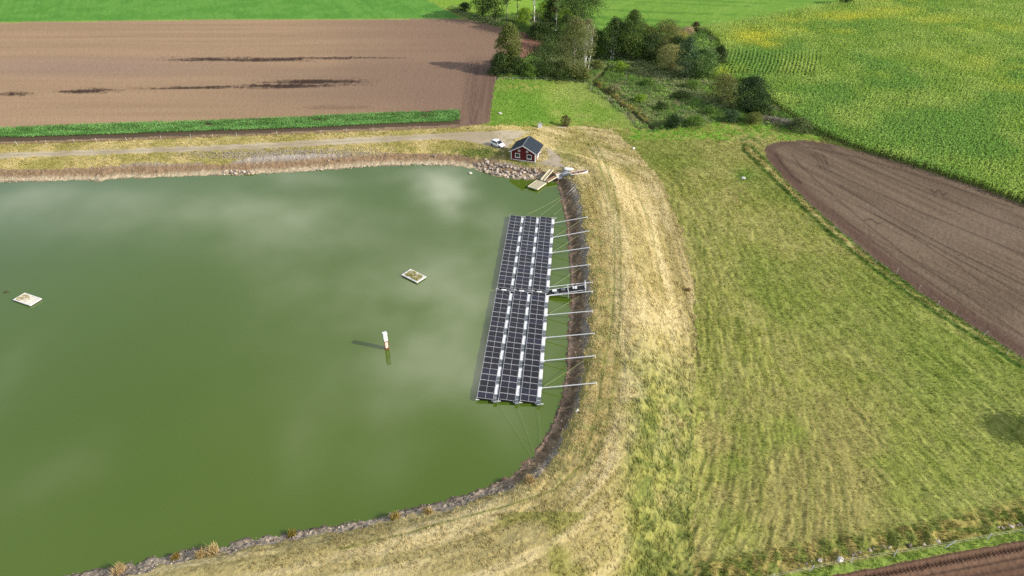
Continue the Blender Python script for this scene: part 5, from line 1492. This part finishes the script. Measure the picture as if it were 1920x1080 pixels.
for (a, b_, h_, w_, pr_, pal, lb) in ((938, 139, 7.0, 6.0, 'shrub', DARK, 'dark leafy thicket at the left foot of the columnar tree'), (1060, 100, 14.0, 9.0, 'oval', DARK, 'dark tree standing between the grove front and the tallest tree'),
                               (1118, 106, 9.0, 7.0, 'round', MID, 'mid-green tree between the birches and the two-stemmed dark tree'), (1165, 100, 11.0, 8.0, 'round', DARK, 'dark tree behind the gap between the two pointed dark trees'),
                               (1206, 96, 9.5, 8.5, 'round', OLIVE, 'olive tree behind the low dark tree in the right-hand belt'), (1268, 118, 9.0, 7.5, 'round', DARK, 'dark tree behind the pale willow bush'),
                               (1012, 74, 6.0, 8.0, 'shrub', DARK, 'dark green thicket left of the conifer foot'),
                               (905, 30, 12.0, 9.0, 'oval', NIGHT, 'dark tree at the extreme left of the top-edge grove'), (1070, 44, 15.0, 10.0, 'oval', DARK, 'dark tree behind the tallest tree at the top edge')):
    T('broadleaf_tree', lb, 'tree', a, b_, h_, w_, .0 if pr_ == 'shrub' else .05, pr_, pal, M_BARK, 80, 50, .44, group=GT)
GB = 'bushes in and around the scrub'
T('bush', 'dark bush under the left end of the grove beside the columnar tree', 'bush', 966, 141, 6.0, 6.5, .0, 'shrub', DARK, M_BARK, 60, 44, .38, group=GB)
T('bush', 'low olive bush in the front left of the grove by the fence', 'bush', 992, 145, 4.6, 6.0, .0, 'shrub', MID, M_BARK, 50, 44, .36, group=GB)
T('bush', 'mid-green bush filling the gap under the tall grey-green tree', 'bush', 1050, 149, 6.0, 7.0, .0, 'shrub', DARK, M_BARK, 60, 44, .38, group=GB)
T('bush', 'olive bush at the right foot of the tall grey-green tree', 'bush', 1092, 149, 4.0, 5.0, .0, 'shrub', OLIVE, M_BARK, 45, 44, .36, group=GB)
T('bush', 'round very dark bush standing alone before the maize', 'bush', 1404, 207, 10.0, 8.8, .0, 'round', NIGHT, M_BARK, 130, 48, .40, group=GB)
T('bush', 'dull olive bush left of the round very dark bush', 'bush', 1352, 190, 8.0, 9.0, .02, 'shrub', BROWN_, M_BARKG, 80, 40, .38, 3, .09, GB)
T('bush', 'dark rounded bush at the lower left end of the scrub by the ditch', 'bush', 1260, 238, 3.4, 4.4, .0, 'round', NIGHT, M_BARK, 45, 44, .32, group=GB)
T('bush', 'round blue-green bush below the dull olive bush', 'bush', 1371, 228, 3.2, 4.2, .0, 'round', BLUE, M_BARK, 45, 44, .32, group=GB)
T('bush', 'small pale-stemmed bush just right of the round blue-green bush', 'bush', 1410, 232, 3.0, 4.6, .1, 'round', OLIVE, M_BARKG, 45, 44, .32, group=GB)
T('bush', 'olive-green bush between the dark rounded bush and the blue-green bush', 'bush', 1302, 236, 2.6, 6.0, .0, 'shrub', MID, M_BARK, 40, 44, .32, group=GB)
T('bush', 'green bush at the right end of the grey brushwood heap', 'bush', 1498, 246, 3.6, 6.0, .0, 'shrub', [alb(92, 104, 62), alb(78, 92, 50)], M_BARK, 50, 44, .34, group=GB)
T('bush', 'dark bush in the shade at the left end of the grey brushwood heap', 'bush', 1432, 214, 3.2, 5.0, .0, 'shrub', DARK, M_BARK, 45, 44, .34, group=GB)
T('bush', 'small brown-green bush behind the cottage by the pasture edge', 'bush', 1060, 238, 3.6, 2.8, .0, 'oval', [alb(78, 80, 44), alb(104, 88, 56), alb(60, 68, 36)], M_BARK, 32, 34, .28, group=GB)
T('bush', 'small dark bush beside the ditch left of the grove, top edge', 'bush', 872, 21, 3.4, 5.4, .0, 'shrub', NIGHT, M_BARK, 40, 40, .4, group=GB)
T('bush', 'dark bush alone at the top edge by the maize corner', 'bush', 1583, 9, 6.0, 7.5, .0, 'shrub', NIGHT, M_BARK, 70, 44, .45, group=GB)
T('bush', 'small dark brown bush at the far left corner of the maize', 'bush', 1304, 58, 3.6, 3.0, .0, 'oval', [alb(70, 66, 42), alb(86, 80, 48)], M_BARK, 30, 40, .36, group=GB)
T('bush', 'tawny low bush beside the far left corner of the maize', 'bush', 1288, 64, 2.6, 5.0, .0, 'shrub', [alb(170, 150, 118), alb(150, 134, 100)], M_BARKG, 30, 36, .34, group=GB)
T('bush', 'pale straw-tinted bush right of the brownish-olive tree', 'bush', 1275, 76, 3.6, 6.0, .0, 'shrub', [alb(150, 142, 78), alb(132, 130, 66)], M_BARKG, 40, 40, .36, group=GB)
T('bush', 'bright green bush in the middle of the scrub', 'bush', 1200, 190, 2.2, 4.0, .0, 'shrub', BRIGHT, M_BARK, 30, 40, .32, group=GB)
T('bush', 'grey-leaved bush in the scrub near the bare trunk', 'bush', 1150, 172, 2.0, 4.4, .0, 'shrub', GREY, M_BARKG, 30, 40, .3, group=GB)
for (a, b_, h_, w_, pal, lb) in ((1215, 160, 2.0, 4.6, MID, 'low green bush below the pointed dark tree'), (1240, 205, 2.2, 4.2, DARK, 'low dark bush left of the dull olive bush in the scrub'), (1300, 165, 2.4, 5.5, MID, 'low green bush at the foot of the rounded mid-green tree'),
                               (1165, 130, 2.4, 5.0, BRIGHT, 'low yellow-green bush below the tree with two pale stems'), (1330, 215, 2.2, 5.0, MID, 'low green bush below the dull olive bush'), (1120, 128, 2.6, 4.6, OLIVE, 'low olive bush right of the birches'),
                               (1275, 185, 2.2, 5.0, DARK, 'low dark bush in the open middle of the scrub')):
    T('bush', lb, 'bush', a, b_, h_, w_, .0, 'shrub', pal, M_BARK, 28, 40, .32, group=GB)
# the tree out to the right whose shade reaches the meadow
T('broadleaf_tree', 'broad tree beyond the right edge shading the meadow', 'tree', 2085, 838, 8.5, 6.4, .35, 'round', DARK, M_BARK, 90, 46, .42)
# dry clumps on the near shore
for (a, b_, h_, n_, pal, lb) in ((993, 902, 1.5, 110, [alb(206, 180, 130), alb(186, 164, 116)], 'tan dry grass clump on the gravel where the shore bends'), (400, 1036, 1.7, 90, [alb(208, 188, 136), alb(190, 166, 112)], 'tallest pale dry reed clump on the near shore'),
                              (377, 1042, 1.3, 70, [alb(206, 182, 128), alb(186, 160, 108)], 'shorter pale reed clump left beside the tallest one'), (740, 972, 1.4, 80, [alb(192, 172, 104), alb(160, 142, 66)], 'ochre grass clump on the narrow gravel strip of the near shore'), (803, 962, 1.2, 70, [alb(196, 172, 112), alb(176, 152, 96)], 'pale grass clump right of the ochre one on the near shore'),
                              (547, 1003, 1.2, 60, [alb(160, 144, 72), alb(126, 112, 46)], 'small brown-green clump at the water edge of the near shore'), (225, 1072, 1.6, 110, [alb(204, 184, 138), alb(186, 156, 104)], 'wide tan clump at the lower left shore'), (330, 1046, 1.0, 60, [alb(156, 130, 60), alb(140, 122, 58)], 'low brownish clump left of the reed clumps'),
                              (1290, 545, 0.9, 60, [alb(164, 140, 96), alb(140, 116, 66)], 'brown dry clump at the foot of the straw embankment')):
    c0 = at(a, b_); h_ *= .8
    pal = [q / LEAFK * 1.5 for q in pal]; pb_ = np.c_[rng.normal(0, .38 * h_ * .5, n_), rng.normal(0, .38 * h_ * .5, n_), np.zeros(n_)]
    o = link('grass_clump', blades(pb_, h_ * .8, .1, 5, pal, .55, None, None, 'grass_clump'), label=lb, category='grass clump'); o.location = c0
# heap of cut brushwood
p = at(1462, 231)
hp = empty('brushwood_heap', p, -.62, label='long heap of grey cut brushwood between maize and scrub', category='brushwood')
g = np.random.default_rng(3)
mb = MB()
for k in range(900):
    x0, y0 = g.uniform(-7, 7), g.normal(0, 1.2); z0 = max(0, 1.5 * (1 - (x0 / 8) ** 2) * math.exp(-(y0 / 1.7) ** 2) * g.uniform(.2, 1.05))
    a = g.uniform(0, 6.28); l_ = g.uniform(.5, 1.5); dz = g.uniform(-.4, .5)
    mb.tube((x0, y0, z0), (x0 + math.cos(a) * l_, y0 + math.sin(a) * l_, z0 + dz * l_), g.uniform(.03, .08), M_STICK if 'M_STICK' in globals() else M_BARKG, .02, n=4)
sticks = mb.mesh('sticks')
link('twigs', sticks, hp, kind='stuff')
nb_ = 60
cx, cy = g.uniform(-6.5, 6.5, nb_), g.normal(0, 1.2, nb_)
link('dead_leaves', leafballs(cx, cy, np.clip(.8 * np.exp(-(cy / 1.7) ** 2), .1, 1), np.full(nb_, .7), 16, .3, np.tile(alb(120, 108, 88), (nb_, 1)) * g.uniform(.7, 1.2, (nb_, 1)), 'dead_leaves'), hp)
